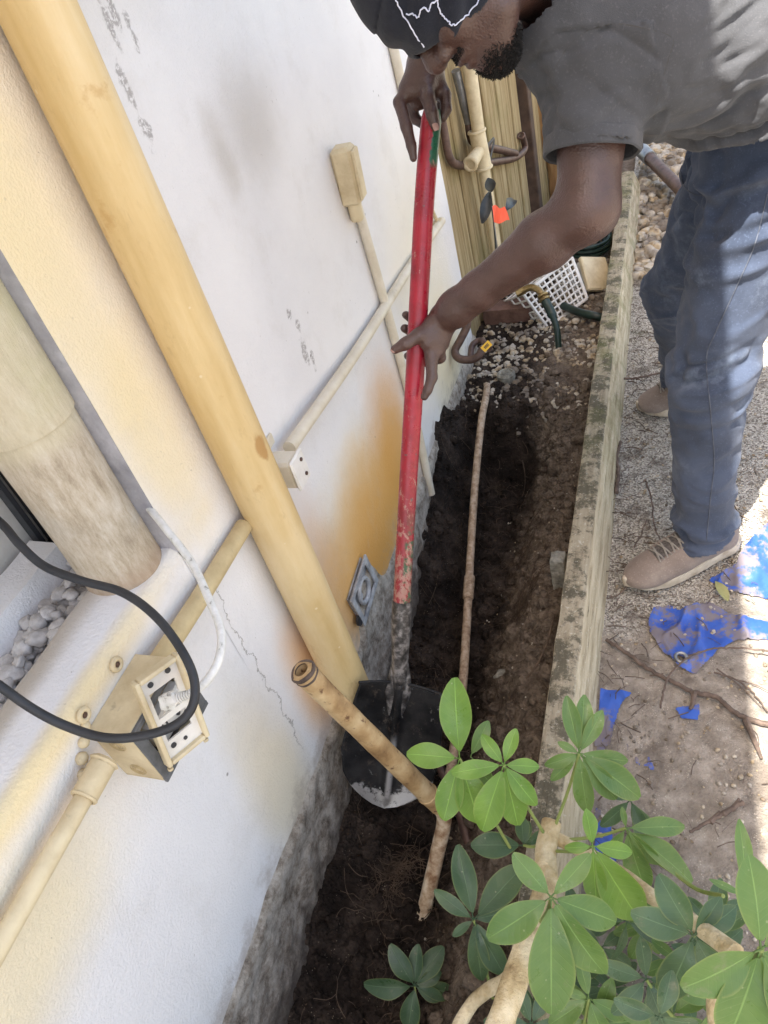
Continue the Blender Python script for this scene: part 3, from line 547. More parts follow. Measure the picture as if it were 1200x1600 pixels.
# white junction box
_a = on(482, 738, 0, .067); _b = on(458, 788, 0, .067); JBY0, JBY1, JBZ0, JBZ1 = .955, _a[1], _b[2], on(470, 697, 0, .067)[2]
jb = thing('junction_box', 'closed white junction box half hidden by the yellow downpipe', 'junction box', px_wall(450, 740)); 
y0, y1, z0, z1 = JBY0, JBY1, JBZ0, JBZ1
mb = MB(); mb.box((.032, (y0 + y1) / 2, (z0 + z1) / 2), (.032, (y1 - y0) / 2, (z1 - z0) / 2), None, .006); mb.build('housing', M['paint'], jb, True, 40)
mb = MB(); mb.box((.067, (y0 + y1) / 2, (z0 + z1) / 2), (.0035, (y1 - y0) / 2 + .003, (z1 - z0) / 2 + .003), None, .003); mb.build('cover', M['white'], jb, True, 40)
for (yy, z_) in ((y1 - .014, z1 - .014), (y1 - .014, z0 + .014)):
    mb = MB(); mb.tube([(.069, yy, z_), (.073, yy, z_), (.074, yy, z_)], [.004, .004, .002], 12); mb.build('screw', M['rust'], jb)
mb = MB(); mb.box((.003, y0 + .06, z1 + .012), (.003, .012, .012), None, .002); mb.build('mounting_ear', M['paint'], jb, True, 40)

# open outlet box
ob = thing('outlet_box', 'open cream outlet box with grey gasket and loose tilted cover beside black cable', 'outlet box', (0, .43, .62))
by0, by1, bz0, bz1, bx = .375, .503, .585, .700, .068
cy_, cz_ = (by0 + by1) / 2, (bz0 + bz1) / 2; hy, hz = (by1 - by0) / 2, (bz1 - bz0) / 2
mb = MB(); th = .004
mb.box((bx / 2, cy_, bz1 - th / 2), (bx / 2, hy, th / 2), None, .0015); mb.box((bx / 2, cy_, bz0 + th / 2), (bx / 2, hy, th / 2), None, .0015)
mb.box((bx / 2, by0 + th / 2, cz_), (bx / 2, th / 2, hz - th - .0002), None, .001); mb.box((bx / 2, by1 - th / 2, cz_), (bx / 2, th / 2, hz - th - .0002), None, .001); mb.box((.004, cy_, cz_), (.003, hy - th, hz - th))
mb.build('housing', M['cream'], ob, True, 40)
mb = MB(); g = .009
mb.box((bx + .003, cy_, bz1 - g / 2), (.003, hy + .001, g / 2), None, .001); mb.box((bx + .003, cy_, bz0 + g / 2), (.003, hy + .001, g / 2), None, .001)
mb.box((bx + .0032, by0 + g * .9, cz_), (.003, g * .9, hz - g), None, .001); mb.box((bx + .0032, by1 - g * .9, cz_), (.003, g * .9, hz - g), None, .001)
mb.build('gasket', M['gask'], ob, True, 40)
mb = MB(); mb.box((bx - .004, cy_ + .004, cz_ + .006), (.010, hy - .022, .022), None, .003); mb.build('receptacle', M['white'], ob, True, 40)
mb = MB()
for dy in (-.02, .008): 
    mb.box((bx + .0075, cy_ + dy, cz_ + .012), (.0012, .0012, .006)); mb.box((bx + .0075, cy_ + dy + .008, cz_ + .012), (.0012, .001, .005)); mb.tube([(bx + .006, cy_ + dy + .004, cz_ - .002), (bx + .0085, cy_ + dy + .004, cz_ - .002)], .0035, 10)
mb.build('socket_slots', M['dark'], ob, False)
mb = MB()
for k in range(5): 
    c = A(bx - .01, cy_ - .045 + .02 * k, bz0 + .022); mb.tube(spline([c + A(-.03, -.01, 0), c, c + A(.004, .014, .006 * (-1) ** k), c + A(-.02, .02, .0)], 5), .003, 8)
mb.build('wires', M['dark'], ob)
for k, (yy, zc) in enumerate(((by0 - .0005, cz_ + .028), (by0 - .0005, cz_ - .034))):
    mb = MB()
    for q in (.005, .0085, .012): mb.ring((bx * .5, yy, zc), (0, 1, 0), q, .0008, 24, 5)
    mb.build('knockout', M['cond'], ob)
for (x, y) in ((182, 1038), (131, 1117)):
    c = px_wall(x, y, .004); mb = MB(); mb.ring(c, (1, 0, 0), .008, .004, 20, 8); mb.tube([c - A(.004, 0, 0), c + A(.001, 0, 0)], .0055, 12); mb.build('mounting_ear', M['cream'], ob, True, 60)
    mb = MB(); mb.tube([c, c + A(.0028, 0, 0)], .004, 10); mb.build('screw', M['rust'], ob)
# tilted cover plate: corners from the photograph at their own depth
c0 = at(213, 1065, .955); c1 = at(283, 1015, .999); c3 = at(255, 1203, 1.022); c2 = c1 + c3 - c0
cu, cv = unit(c1 - c0), unit(c3 - c0); cv = unit(cv - cu * cu.dot(cv)); cn = np.cross(cu, cv); cn = cn if cn.dot(IV) > 0 else -cn
Lu, Lv = np.linalg.norm(c1 - c0), np.linalg.norm(c3 - c0); cm = (c0 + c2) / 2; RR = np.array([cu, cv, cn])
mb = MB(); e = .007
for s_ in (-1, 1):
    mb.box(cm + cu * s_ * (Lu / 2 - e / 2), (e / 2, Lv / 2, .008), RR, .002); mb.box(cm + cv * s_ * (Lv / 2 - e / 2), (Lu / 2 - e, e / 2, .0078), RR, .002)
mb.build('cover_rim', M['cream'], ob, True, 40)
mb = MB(); bl = [(-.5, -.5, .5, -.32), (-.5, .30, .5, .5), (-.5, -.32, -.36, .30), (.34, -.32, .5, .30), (-.36, .00, .34, .07)]
for (a0, b0, a1, b1) in bl: mb.box(cm + cu * (a0 + a1) / 2 * (Lu - 2 * e) + cv * (b0 + b1) / 2 * (Lv - 2 * e) - cn * .002, ((a1 - a0) / 2 * (Lu - 2 * e), (b1 - b0) / 2 * (Lv - 2 * e), .0015), RR)
mb.build('cover_plate', M['white'], ob, False)
for (a_, b_) in ((-.2, -.38), (.2, -.40), (.05, .36), (-.22, .34)): 
    p = cm + cu * a_ * Lu + cv * b_ * Lv; mb = MB(); mb.tube([p - cn * .001, p + cn * .0012], .0042 if b_ < .35 else .003, 12); mb.build('screw_hole', M['dark'], ob)
for (a_, b_) in ((-.45, .53), (.42, .53)):
    p = cm + cu * a_ * Lu + cv * b_ * Lv; mb = MB(); mb.tube([p, p + cv * .004], .004, 10); mb.build('hinge_lug', M['cream'], ob)
# white cord and plug
wc = thing('power_cord', 'dirty white power cord arching into the plug in the outlet box', 'cord', at(290, 1090, .97))
mb = MB(); P = spline([at(215, 775, 1.16), at(238, 800, 1.12), at(262, 830, 1.09), at(300, 880, 1.06), at(326, 935, 1.02), at(345, 985, .99), at(342, 1030, .965), at(322, 1065, .955), at(296, 1085, .955)], 8); mb.tube(P, .0058, 14); mb.build('cable', M['wcord'], wc)
pd = unit(at(296, 1085, .955) - at(262, 1098, .965)); p0 = at(262, 1094, .968); p1 = at(285, 1089, .958)
mb = MB(); 
for k in range(6): mb.ring(at(281, 1090, .957) + pd * .0035 * k, pd, .0062 - .0004 * k, .0014, 14, 6)
mb.build('strain_relief', M['wcord'], wc)
u_ = unit(np.cross(pd, IV)); mb = MB(); mb.box(at(266, 1092, .965), (.013, .009, .009), np.array([pd, u_, np.cross(pd, u_)]), .003); mb.tube([at(258, 1100, .97), at(268, 1098, .965)], [.010, .009], 14); mb.build('plug', M['wcord'], wc)
# black cable
mb = MB(); P = spline([at(-60, 770, 1.02), at(0, 816, 1.0), at(30, 850, .99), at(70, 885, .985), at(130, 908, .98), at(190, 925, .97), at(240, 960, .95), at(280, 1010, .93), at(303, 1060, .915), at(300, 1105, .905), at(270, 1135, .90), at(215, 1151, .90), at(160, 1152, .90), at(100, 1133, .90), at(50, 1107, .89), at(0, 1072, .88), at(-60, 1030, .87)], 10)
mb.tube(P, .0058, 14); tag(mb.build('black_cable', M['black']), 'loose black rubber cable looping over the outlet box and planter', 'cable')
# embedded old outlet
eb = thing('embedded_outlet', 'old grey metal outlet box set in a broken hole low on the wall', 'outlet box', px_wall(570, 925))
C0, C1, C2, C3 = [px_wall(*q, .014) for q in ((572, 872), (592, 912), (568, 978), (545, 928))]; cq = (C0 + C1 + C2 + C3) / 4; uu = unit(C1 - C0); vv = unit(C2 - C1); vv = unit(vv - uu * vv.dot(uu)); nn = A(1, 0, 0)
Lu2 = np.linalg.norm(C1 - C0) / 2; Lv2 = np.linalg.norm(C2 - C1) / 2; R3 = np.array([uu, vv, np.cross(uu, vv)])
mb = MB()
for s_ in (-1, 1):
    mb.box(cq + uu * s_ * Lu2 * .88, (Lu2 * .12, Lv2, .003), R3, .001); mb.box(cq + vv * s_ * Lv2 * .88, (Lu2 * .76, Lv2 * .12, .0028), R3, .001)
mb.build('metal_rim', M['lgrey'], eb, False)
mb = MB(); mb.ring(cq - A(.002, 0, 0), (1, 0, 0), Lu2 * .55, .006, 24, 8); mb.box(cq - A(.012, 0, 0), (Lu2 * .9, Lv2 * .9, .002), R3); mb.build('back_plate', M['lgrey'], eb)
mb = MB(); c = px_wall(560, 968, .010); mb.tube([c, c + A(.006, 0, 0)], .016, 14); mb.build('hole', M['dark'], eb)

# ---- white pebbles in planter
def rock(seed, r=1.0, flat=.7, n=10, m=7):
    u = np.linspace(0, 2 * np.pi, n, endpoint=False); v = np.linspace(0, np.pi, m); V = [(0, 0, 1.)] + [(math.sin(b) * math.cos(a), math.sin(b) * math.sin(a), math.cos(b)) for b in v[1:-1] for a in u] + [(0, 0, -1.)]
    V = np.array(V); k = 1 + .42 * vnoise(V, 1.4, seed) + .16 * vnoise(V, 3, seed + 5); V = V * k[:, None] * A(1, .8, flat) * r
    f = [(0, 1 + j, 1 + (j + 1) % n) for j in range(n)]
    for i in range(m - 3): f += [(1 + i * n + j, 1 + (i + 1) * n + j, 1 + (i + 1) * n + (j + 1) % n, 1 + i * n + (j + 1) % n) for j in range(n)]
    b = 1 + (m - 3) * n; f += [(b + j, len(V) - 1, b + (j + 1) % n) for j in range(n)]; return V, f
pmesh = []
for k in range(7):
    V, f = rock(k + 3, .0150, .62, 16, 11); V = V * (1 + .16 * np.abs(vnoise(V, 75, k + 60)))[:, None] * (1 + .10 * vnoise(V, 160, k))[:, None]; mb = MB(); mb.add(V, f); me = bpy.data.meshes.new('pebble'); me.from_pydata(mb.v, [], mb.f); me.update(); me.materials.append(M['peb']); me.shade_smooth(); pmesh.append(me)
i = 0
for layer in range(3):
    for gy in np.arange(.24, .66, .022):
        for gx in np.arange(-.212, -.13, .0225):
            if layer == 2 and random.random() < .45: continue
            o = bpy.data.objects.new('pebble', pmesh[i % 7]); COL.objects.link(o); i += 1; s_ = random.uniform(.7, 1.15)
            o.location = (gx + random.uniform(-.006, .006), gy + random.uniform(-.007, .007), LZ - .068 + layer * .018 + random.uniform(0, .008)); o.scale = (s_, s_, s_)
            o.rotation_euler = (random.uniform(-.7, .7), random.uniform(-.7, .7), random.uniform(0, 6.28)); tag(o, 'smooth pale pebble heaped in the planter trough beside the column', 'pebble', 'pale pebbles heaped in the planter trough')

# ---- gravel masses
def rocks(name, n, fx, fy, fz, rr, mat, sd=0):
    Vs = []; Fs = []; c = 0; base = [rock(20 + k, 1, .7, 8, 6) for k in range(6)]
    for k in range(n):
        V, f = base[k % 6]; a = random.uniform(0, 6.28); Rz = np.array([[math.cos(a), -math.sin(a), 0], [math.sin(a), math.cos(a), 0], [0, 0, 1]]); x, y = fx(), fy(); r = random.uniform(*rr) * (1 if random.random() > .15 else 1.35)
        Vs.append(V @ Rz.T * r + A(x, y, fz(x, y) + r * .3)); Fs += [tuple(i + c for i in q) for q in f]; c += len(V)
    mb = MB(); mb.v = [tuple(v) for v in np.concatenate(Vs)]; mb.f = Fs; return tag(mb.build(name, mat, None, True, 60), kind='stuff')
U = random.uniform
g1 = rocks('gravel', 1300, lambda: U(.0, .50), lambda: random.choice([2.26 + random.gauss(0, .07), U(2.18, 2.55), U(2.3, 2.8), U(2.5, 3.6)]), lambda x, y: soil_z(x, y) - .006 + (0 if vnoise(np.array([[x, y, 0]]), 9, 3)[0] > -.40 else -.012), (.004, .0135), M['gravel'])
g7 = rocks('rubble', 650, lambda: U(.0, .49), lambda: U(2.45, 3.3), lambda x, y: soil_z(x, y) - .002, (.004, .014), M['gravel'])
g2 = rocks('gravel', 2600, lambda: U(.57, 1.35), lambda: U(2.95, 5.4), lambda x, y: .0, (.014, .028), M['gravel'])
g3 = rocks('grit', 1600, lambda: U(.585, 1.1), lambda: U(.3, 2.6), lambda x, y: -.002, (.0015, .005), M['gravel'])
g4 = rocks('soil_crumbs', 2600, lambda: U(.0, .50), lambda: U(.15, 2.3), soil_z, (.002, .009), M['soil'])
g6 = rocks('soil_clods', 900, lambda: U(.0, .50), lambda: U(.15, 2.35), lambda x, y: soil_z(x, y) - .004, (.006, .024), M['soil'])
g5 = rocks('gravel_grit', 500, lambda: U(.2, .49), lambda: U(.4, 2.2), soil_z, (.001, .0035), M['gravel'])
# fibrous roots in the trench: nobody could count them
mb = MB()
for k in range(260):
    x, y = U(.02, .48), U(.2, 2.2)
    if random.random() < .35: x, y = U(.15, .35), U(.3, .75)
    a = U(0, 6.28); L = U(.03, .16); P = []
    for q in range(7):
        P.append((x, y, soil_z(x, y) + .003 + U(0, .012))); a += random.gauss(0, .5); x = min(.5, max(.0, x + math.cos(a) * L / 6)); y += math.sin(a) * L / 6
    mb.tube(spline(P, 2), U(.0004, .0010), 4, False)
for (px_, py_, n_, sp_) in ((805, 885, 60, .05), (825, 925, 50, .05), (812, 960, 30, .04), (618, 1372, 70, .06), (590, 1410, 50, .06), (640, 1350, 40, .05), (775, 765, 30, .05), (700, 640, 30, .03)):
    w_ = on(px_, py_, 2, -.2)
    for _ in range(4): w_ = on(px_, py_, 2, soil_z(min(.49, max(0, w_[0])), w_[1]))
    for k in range(n_):
        x, y = w_[0] + random.gauss(0, sp_ * .3), w_[1] + random.gauss(0, sp_ * .5); a = U(0, 6.28); L = U(.02, .08); P = []
        for q in range(5): P.append((min(.5, x), y, soil_z(min(.5, max(0, x)), y) + .004 + U(0, .02))); a += random.gauss(0, .6); x += math.cos(a) * L / 4; y += math.sin(a) * L / 4
        mb.tube(spline(P, 2), U(.0004, .0009), 4, False)
tag(mb.build('fine_roots', M['root']), kind='stuff')

# ================================================================== trench pipes
tp = thing('thin_pipe', 'thin brown pipe with a coupling lying along the trench', 'pipe', on(730, 1000, 2, -.22))
P = spline([on(762, 596, 2, -.04), on(759, 622, 2, -.015), on(752, 660, 2, -.03), on(742, 760, 2, -.11), on(735, 870, 2, -.20), on(729, 980, 2, -.215), on(722, 1080, 2, -.225), on(708, 1180, 2, -.23), on(694, 1262, 2, -.235)], 10)
mb = MB(); mb.tube(P, .0125, 16); mb.build('pipe', M['copper'], tp)
p = on(733.5, 905, 2, -.203); q = on(732, 925, 2, -.206); mb = MB(); dd = unit(q - p); mb.tube([p - dd * .012, p - dd * .008, q + dd * .022, q + dd * .026], [.0135, .0165, .0165, .0135], 18); mb.build('coupling', M['copper'], tp)
cp = thing('cut_pipe', 'tan open ended pipe crossing in front of the shovel blade', 'pipe', at(690, 1262, 1.60))
e0 = at(472, 1048, 1.30); e1 = at(686, 1258, 1.60); dd = unit(e1 - e0); r = .0215
pts = [e0 + (e1 - e0) * t for t in np.linspace(0, 1, 24)]; mb = MB(); mb.tube(pts, [r * (1 + .02 * math.sin(i * 1.3)) for i in range(24)], 24, False); ri = r * .62; mb.tube([e0, e0 + dd * .05], ri, 20, False)
n = 24; V = []; u = unit(np.cross(dd, [0, 0, 1])); w = np.cross(dd, u)
for k in range(n): a = 2 * math.pi * k / n; d_ = u * math.cos(a) + w * math.sin(a); V += [e0 + d_ * r - dd * .002 * math.sin(3 * a), e0 + d_ * ri - dd * .003]
mb.add(V, [(2 * k, 2 * k + 1, (2 * k + 3) % (2 * n), (2 * k + 2) % (2 * n)) for k in range(n)]); mb.build('upper_pipe', M['bam'], cp)
mb = MB(); mb.tube([e0 + dd * .05, e0 + dd * .051], ri, 20); mb.build('bore', M['dark'], cp)
mb = MB(); mb.ring(e0 + dd * .003, dd, r - .001, .0042, 30, 8); mb.ring(e0 + dd * .016, dd, r - .0015, .003, 30, 8); V = np.array(mb.v); V += .002 * np.stack([fbm(V, 60, 2, k) for k in (1, 2, 3)], 1); mb.v = [tuple(v) for v in V]; mb.build('burnt_rim', M['twig'], cp)
mb = MB(); mb.ring(e1 - dd * .055, dd, r, .0022, 30, 8); mb.build('joint_ring', M['bam'], cp)
lp = [e1 - dd * .006, at(694, 1280, 1.62), at(684, 1330, 1.65), at(668, 1400, 1.67), at(650, 1478, 1.69), at(640, 1530, 1.72)]; mb = MB(); mb.tube(spline(lp, 8), .0165, 20); mb.build('lower_pipe', M['ppipe'], cp)
mb = MB(); mb.tube(spline([on(688, 1200, 2, -.24), on(706, 1240, 2, -.24), on(724, 1290, 2, -.235), on(740, 1345, 2, -.25)], 8), .011, 14); tag(mb.build('brown_pipe', M['rust']), 'short dark brown pipe behind the plant in the trench', 'pipe')
# concrete stub
c = on(872, 905, 2, .0); st = MB(); h0 = on(871, 868, 2, .085)
st.box((h0[0] + .0, h0[1] + .0, -.04), (.019, .022, .085), None, .004); V = np.array(st.v); st.v = [tuple(v) for v in V]; sq = MB()
def rough_block(c, h, n=10, amp=.004, sd=1, bev=.003):
    mb = MB(); 
    for ax in range(3):
        for s_ in (-1, 1):
            b, d = (ax + 1) % 3, (ax + 2) % 3; o = [0, 0, 0]; o[ax] = s_; o[b] = -1; o[d] = -1; u = [0, 0, 0]; v = [0, 0, 0]; u[b] = 2; v[d] = 2
            if s_ < 0: u, v = v, u
            quadgrid(mb, np.array(o), u, v, n, n)
    V = np.array(mb.v); l = np.linalg.norm(V, axis=1); V = V * (1 - .10 * np.clip(l - 1.3, 0, 1))[:, None]; V = V * h
    V += amp * np.stack([fbm(V + sd, 30, 4, sd + k) for k in range(3)], 1); mb.v = [tuple(v + c) for v in V]; return mb
mb = rough_block(A(h0[0], h0[1], -.045), A(.018, .022, .13), 16, .008, 3); tag(mb.build('concrete_stub', M['stub'], None, True, 180), 'rough lichen covered concrete stub against the inner side of the timber', 'post')
V_, f_ = rock(5, .021, .6, 24, 16); mb = MB(); mb.add(V_ + .003 * fbm(V_, 60, 3, 4)[:, None] + on(785, 1057, 2, -.14), f_); tag(mb.build('stone', M['stub'], None, True, 180), 'pale rounded stone on the soil slope right of the thin pipe', 'stone')

# ================================================================== far end clutter
pv = thing('standpipe', 'cream vertical plastic pipe with a tee fitting in front of the fence', 'pipe', on(776, 410, 2, 0))
ax0 = on(776, 415, 2, -.03); yb = ax0[1] - .42; b0 = on(778, 415, 1, yb); 
def onY(px, py): return on(px, py, 1, yb)
mb = MB(); mb.tube([onY(727, 60), onY(752, 238), onY(780, 420)], [.026, .022, .022], 18); mb.build('pipe', M['cream'], pv)
mb = MB(); p, q = onY(745, 205), onY(756, 262); dd = unit(q - p); mb.tube([p, q], .030, 18); mb.ring(p, dd, .029, .006, 20, 8); mb.ring(q, dd, .029, .006, 20, 8)
s0 = onY(751, 232); s1 = s0 + A(-.02, -.11, -.015); mb.tube([s0, s1], [.020, .026], 16); mb.ring(s1, s1 - s0, .022, .007, 18, 8); mb.build('tee', M['cream'], pv)
ff2 = unit(np.cross(fd, [0, 0, 1]))
def fpt(px, py, off=.04):   # point on fence plane offset towards the trench
    r = RM @ A(px - 600, 800 - py, -F_PX); p0 = f0 + fn_ * off; return CAM + r * ((p0 - CAM).dot(fn_) / r.dot(fn_))
mb = MB(); mb.tube(spline([fpt(712, 110), fpt(722, 150), fpt(733, 195)], 6), .016, 12); gc = thing('grey_conduit', 'grey metal conduit bending brown behind the cream standpipe', 'conduit', fpt(722, 150)); mb.build('tube', M['grey'], gc)
mb = MB(); mb.tube(spline([fpt(732, 190), fpt(735, 212), fpt(745, 225), fpt(790, 236), fpt(806, 240)], 6), .015, 12); mb.build('bend', M['rust'], gc)
hk = MB(); hk.tube(spline([fpt(686, 160, .035), fpt(694, 205, .035), fpt(702, 245, .035), fpt(716, 258, .035), fpt(745, 256, .035), fpt(780, 252, .035), fpt(806, 246, .035), fpt(820, 232, .035), fpt(816, 212, .035)], 6), [.0145] * 49, 12); hk.ring(fpt(814, 212, .035), fpt(812, 206, .035) - fpt(816, 216, .035), .0145, .005, 14, 6)
tag(hk.build('hooked_pipe', M['rust']), 'dark brown hooked pipe curving behind the cream standpipe', 'pipe')
# strap and white tag scrap
mb = MB(); mb.tube(spline([fpt(762, 262, .09), fpt(768, 240, .09), fpt(772, 218, .09), fpt(764, 226, .09), fpt(752, 240, .09)], 5), .008, 8, True, .3); tag(mb.build('black_strap', M['black']), 'black plastic strap tied round the hooked pipe', 'strap')
# seedling with black leaves
def leaf(mb, base, d, L, Wd, nrm, droop=.25, fold=.15, n=8, tipw=1.0):
    d = unit(d); nrm = unit(nrm - d * np.dot(nrm, d)); s_ = np.cross(d, nrm); V = []
    for i in range(n + 1):
        t = i / n; w = Wd * (math.sin(math.pi * min(1, t ** 1.18 * .965 + .012)) ** .68); c = base + d * L * t - nrm * L * droop * t * t
        for j in (-1, -.55, 0, .55, 1): V.append(c + s_ * w * j / 2 + nrm * (abs(j) * w * fold + .02 * L * math.sin(9 * t + j * 2) * abs(j)))
    if not hasattr(mb, 'uv'): mb.uv = []
    mb.uv += [(9., 0., 0.)] * (mb.n - len(mb.uv)) + [(j, i / n, k_) for i in range(n + 1) for j in (-1, -.55, 0, .55, 1) for k_ in (random.random(),)]
    mb.add(V, [(i * 5 + j, i * 5 + j + 1, (i + 1) * 5 + j + 1, (i + 1) * 5 + j) for i in range(n) for j in range(4)])
sp = thing('dark_seedling', 'small plant with black pointed leaves behind the cream standpipe', 'plant', fpt(775, 390, .16)); mb = MB(); mb.tube(spline([fpt(775, 390, .16), fpt(772, 350, .16), fpt(766, 300, .16)], 5), .004, 6); mb.build('stem', M['dleaf'], sp)
for (a_, b_) in (((764, 300), (756, 342)), ((768, 300), (764, 280)), ((791, 330), (808, 296))):
    p, q = fpt(*a_, .15), fpt(*b_, .15); mb = MB(); leaf(mb, p, q - p, np.linalg.norm(q - p), .042, IV); mb.build('leaf', M['dleaf'], sp)
# orange flag
fl = thing('marker_flag', 'bright orange marker flag right of the cream standpipe', 'flag', fpt(780, 395, .22)); p = [fpt(769, 322, .22), fpt(788, 324, .22), fpt(796, 345, .22), fpt(771, 349, .22)]
mb = MB(); V = []; 
for i in range(9):
    for j in range(7): a_, b_ = i / 8, j / 6; q = (p[0] * (1 - a_) + p[1] * a_) * (1 - b_) + (p[3] * (1 - a_) + p[2] * a_) * b_; V.append(q + IV * .012 * math.sin(a_ * 7 + b_ * 2))
mb.add(V, [(i * 7 + j, i * 7 + j + 1, (i + 1) * 7 + j + 1, (i + 1) * 7 + j) for i in range(8) for j in range(6)]); mb.build('flag_sheet', M['orange'], fl); mb = MB(); mb.tube([p[0], p[3] + A(0, 0, -.15)], .0015, 6); mb.build('wire', M['grey'], fl)
# brick
bc = on(792, 492, 2, .0); mb = rough_block(A(bc[0], bc[1] + .03, .0), A(.095, .045, .032), 14, .003, 12); tag(mb.build('brick', M['brick'], None, True, 180), 'dirty red brick lying at the foot of the fence', 'brick')
# basket
bk = thing('plastic_basket', 'white plastic grid basket lying on its side beyond the brass tap', 'basket', on(870, 490, 2, 0))
B0, B1, B3 = at(818, 460, 2.92), at(893, 402, 2.98), at(856, 512, 2.97); B2 = at(917, 466, 2.99); 
mb = MB(); N1 = 11
def bl4(a_, b_): return (B0 * (1 - a_) + B1 * a_) * (1 - b_) + (B3 * (1 - a_) + B2 * a_) * b_
for k in range(N1): t_ = k / (N1 - 1); mb.tube([bl4(t_, 0), bl4(t_, 1)], .0042 if k % (N1 - 1) else .007, 6); 
for k in range(8): t_ = k / 7; mb.tube([bl4(0, t_), bl4(1, t_)], .0042 if k % 7 else .007, 6)
mb.build('grid_face', M['white'], bk, True, 60)
bd = unit(np.cross(B1 - B0, B3 - B0)); bd = -bd if bd.dot(IV) > 0 else bd; mb = MB()
for (u0, u1) in ((B0, B1), (B1, B2), (B2, B3), (B3, B0)):
    for k in range(6): q = u0 * (1 - k / 6) + u1 * k / 6; mb.tube([q, q + bd * .16], .004, 6)
    for k in (1, 2, 3): mb.tube([u0 + bd * .05 * k, u1 + bd * .05 * k], .004, 6)
mb.build('grid_sides', M['white'], bk, True, 60)
# valve box lid
l0, l1, l2, l3 = at(911, 400, 3.05), at(958, 401, 3.12), at(948, 457, 3.06), at(908, 456, 3.0); lc = (l0 + l1 + l2 + l3) / 4; lu = unit(l1 - l0); lv = unit(l3 - l0); lv = unit(lv - lu * lu.dot(lv))
ld = thing('valve_box', 'square cream plastic box lid leaning against the timber by the hose coil', 'box', lc + A(0, 0, -.08)); mb = MB(); RL = np.array([lu, lv, np.cross(lu, lv)]); mb.box(lc, (.068, .074, .012), RL, .006); mb.build('lid', M['cream'], ld, True, 40)
mb = MB(); mb.box(lc - IV * .035, (.060, .066, .02), RL, .004); mb.build('body', M['white'], ld, True, 40)
# hose coil
mb = MB(); hc = A(.375, 3.28, .03); 
for k in range(9): mb.ring(hc + A(0, 0, .02 * (k % 4)) + A(0.01 * (k % 3) - .03, 0, 0), (.1 + .03 * (k % 2), -.1, 1), (.075 + .014 * (k % 3)), .0085, 48, 8)
tag(mb.build('hose_coil', M['hose']), 'coiled dark green garden hose lying behind the timber board', 'hose')
# tap with hose
ta = thing('hose_tap', 'brass tap fitting with a dark hose pushed into the gravel', 'tap', on(850, 520, 2, 0)); mb = MB(); mb.tube(spline([at(815, 455, 2.85), at(830, 449, 2.83), at(843, 455, 2.81), at(851, 470, 2.80)], 5), .013, 14); mb.ring(at(848, 462, 2.80), at(851, 470, 2.8) - at(843, 455, 2.81), .016, .006, 16, 8); mb.ring(at(851, 468, 2.80), at(851, 470, 2.8) - at(843, 455, 2.81), .016, .006, 16, 8); mb.tube([at(806, 458, 2.86), at(820, 452, 2.85)], .018, 8); mb.build('fitting', M['brass'], ta)
mb = MB(); mb.tube(spline([at(852, 470, 2.80), at(862, 490, 2.79), at(869, 510, 2.79), at(872, 530, 2.80), at(875, 572, 2.84)], 6), [.017] * 8 + [.012] * 17, 12); mb.build('hose_end', M['hose'], ta)
mb = MB(); mb.tube(spline([on(880, 478, 2, 0), on(905, 488, 2, 0), on(930, 494, 2, 0), on(960, 500, 2, -.03)], 6), .016, 12); tag(mb.build('garden_hose', M['hose']), 'dark hose lying on the gravel right of the basket', 'hose')
mb = MB(); mb.tube(spline([on(785, 376, 2, .03), on(796, 388, 2, .05), on(815, 396, 2, .05), on(840, 400, 2, .03)], 6), .014, 12); tag(mb.build('garden_hose', M['hose']), 'end of a dark hose lying by the foot of the fence under the orange flag', 'hose')
# U-shaped brown pipe with yellow tag
up = thing('bent_pipe', 'brown U shaped metal pipe with a yellow tag beside the wall end', 'pipe', on(730, 565, 2, 0)); mb = MB()
P = [at(728, 492, 2.56), at(730, 508, 2.57), at(720, 530, 2.58), at(711, 548, 2.59), at(717, 560, 2.58), at(735, 562, 2.57), at(748, 556, 2.56), at(754, 545, 2.57)]
mb.tube(spline(P, 6), .014, 14); mb.ring(P[0], P[1] - P[0], .014, .005, 14, 6); mb.ring(at(729, 500, 2.565), P[1] - P[0], .014, .004, 14, 6); mb.build('pipe', M['rust'], up)
mb = MB(); mb.tube(spline([at(735, 562, 2.58), at(738, 540, 2.62), at(752, 532, 2.62), at(764, 545, 2.56)], 6), .011, 12); mb.build('branch', M['rust'], up)
tg = at(760, 541, 2.52); mb = MB(); mb.box(tg, (.018, .011, .001), np.array([unit(IR * .7 + IU * .7), unit(-IR * .7 + IU * .7), IV])); mb.build('tag', M['yellow'], up, False)
mb = MB(); 
for k in range(5): mb.box(tg + unit(IR + IU) * (.004 * k - .008) + IV * .0015, (.0011, .005, .0006), np.array([unit(IR * .7 + IU * .7), unit(-IR * .7 + IU * .7), IV]))
mb.build('tag_print', M['dark'], up, False)
mb = MB(); c = on(790, 583, 2, -.012); mb.tube([c - A(0, 0, .03), c - A(0, 0, .002), c], [.034, .034, .031], 28); mb.ring(c, (0, 0, 1), .026, .004, 28, 8); mb.ring(c, (0, 0, 1), .012, .0035, 20, 8); tag(mb.build('round_cap', M['stub']), 'round ribbed grey cap lying in the gravel at the trench end', 'cap')
mb = MB(); a_ = on(1000, 232, 2, .12); b_ = on(1048, 280, 2, .10); mb.tube([a_, a_ + (b_ - a_) * .35], .034, 18); mb.build('x', M['grey']); o1 = bpy.data.objects[-1] if False else None
xo = [o for o in COL.objects if o.name.startswith('x')][0]; ro = thing('steel_rod', 'brown metal bar with a silver collar leaning right of the timber end', 'rod', b_); xo.name = 'collar'; xo.parent = ro; xo.location = -ro.location
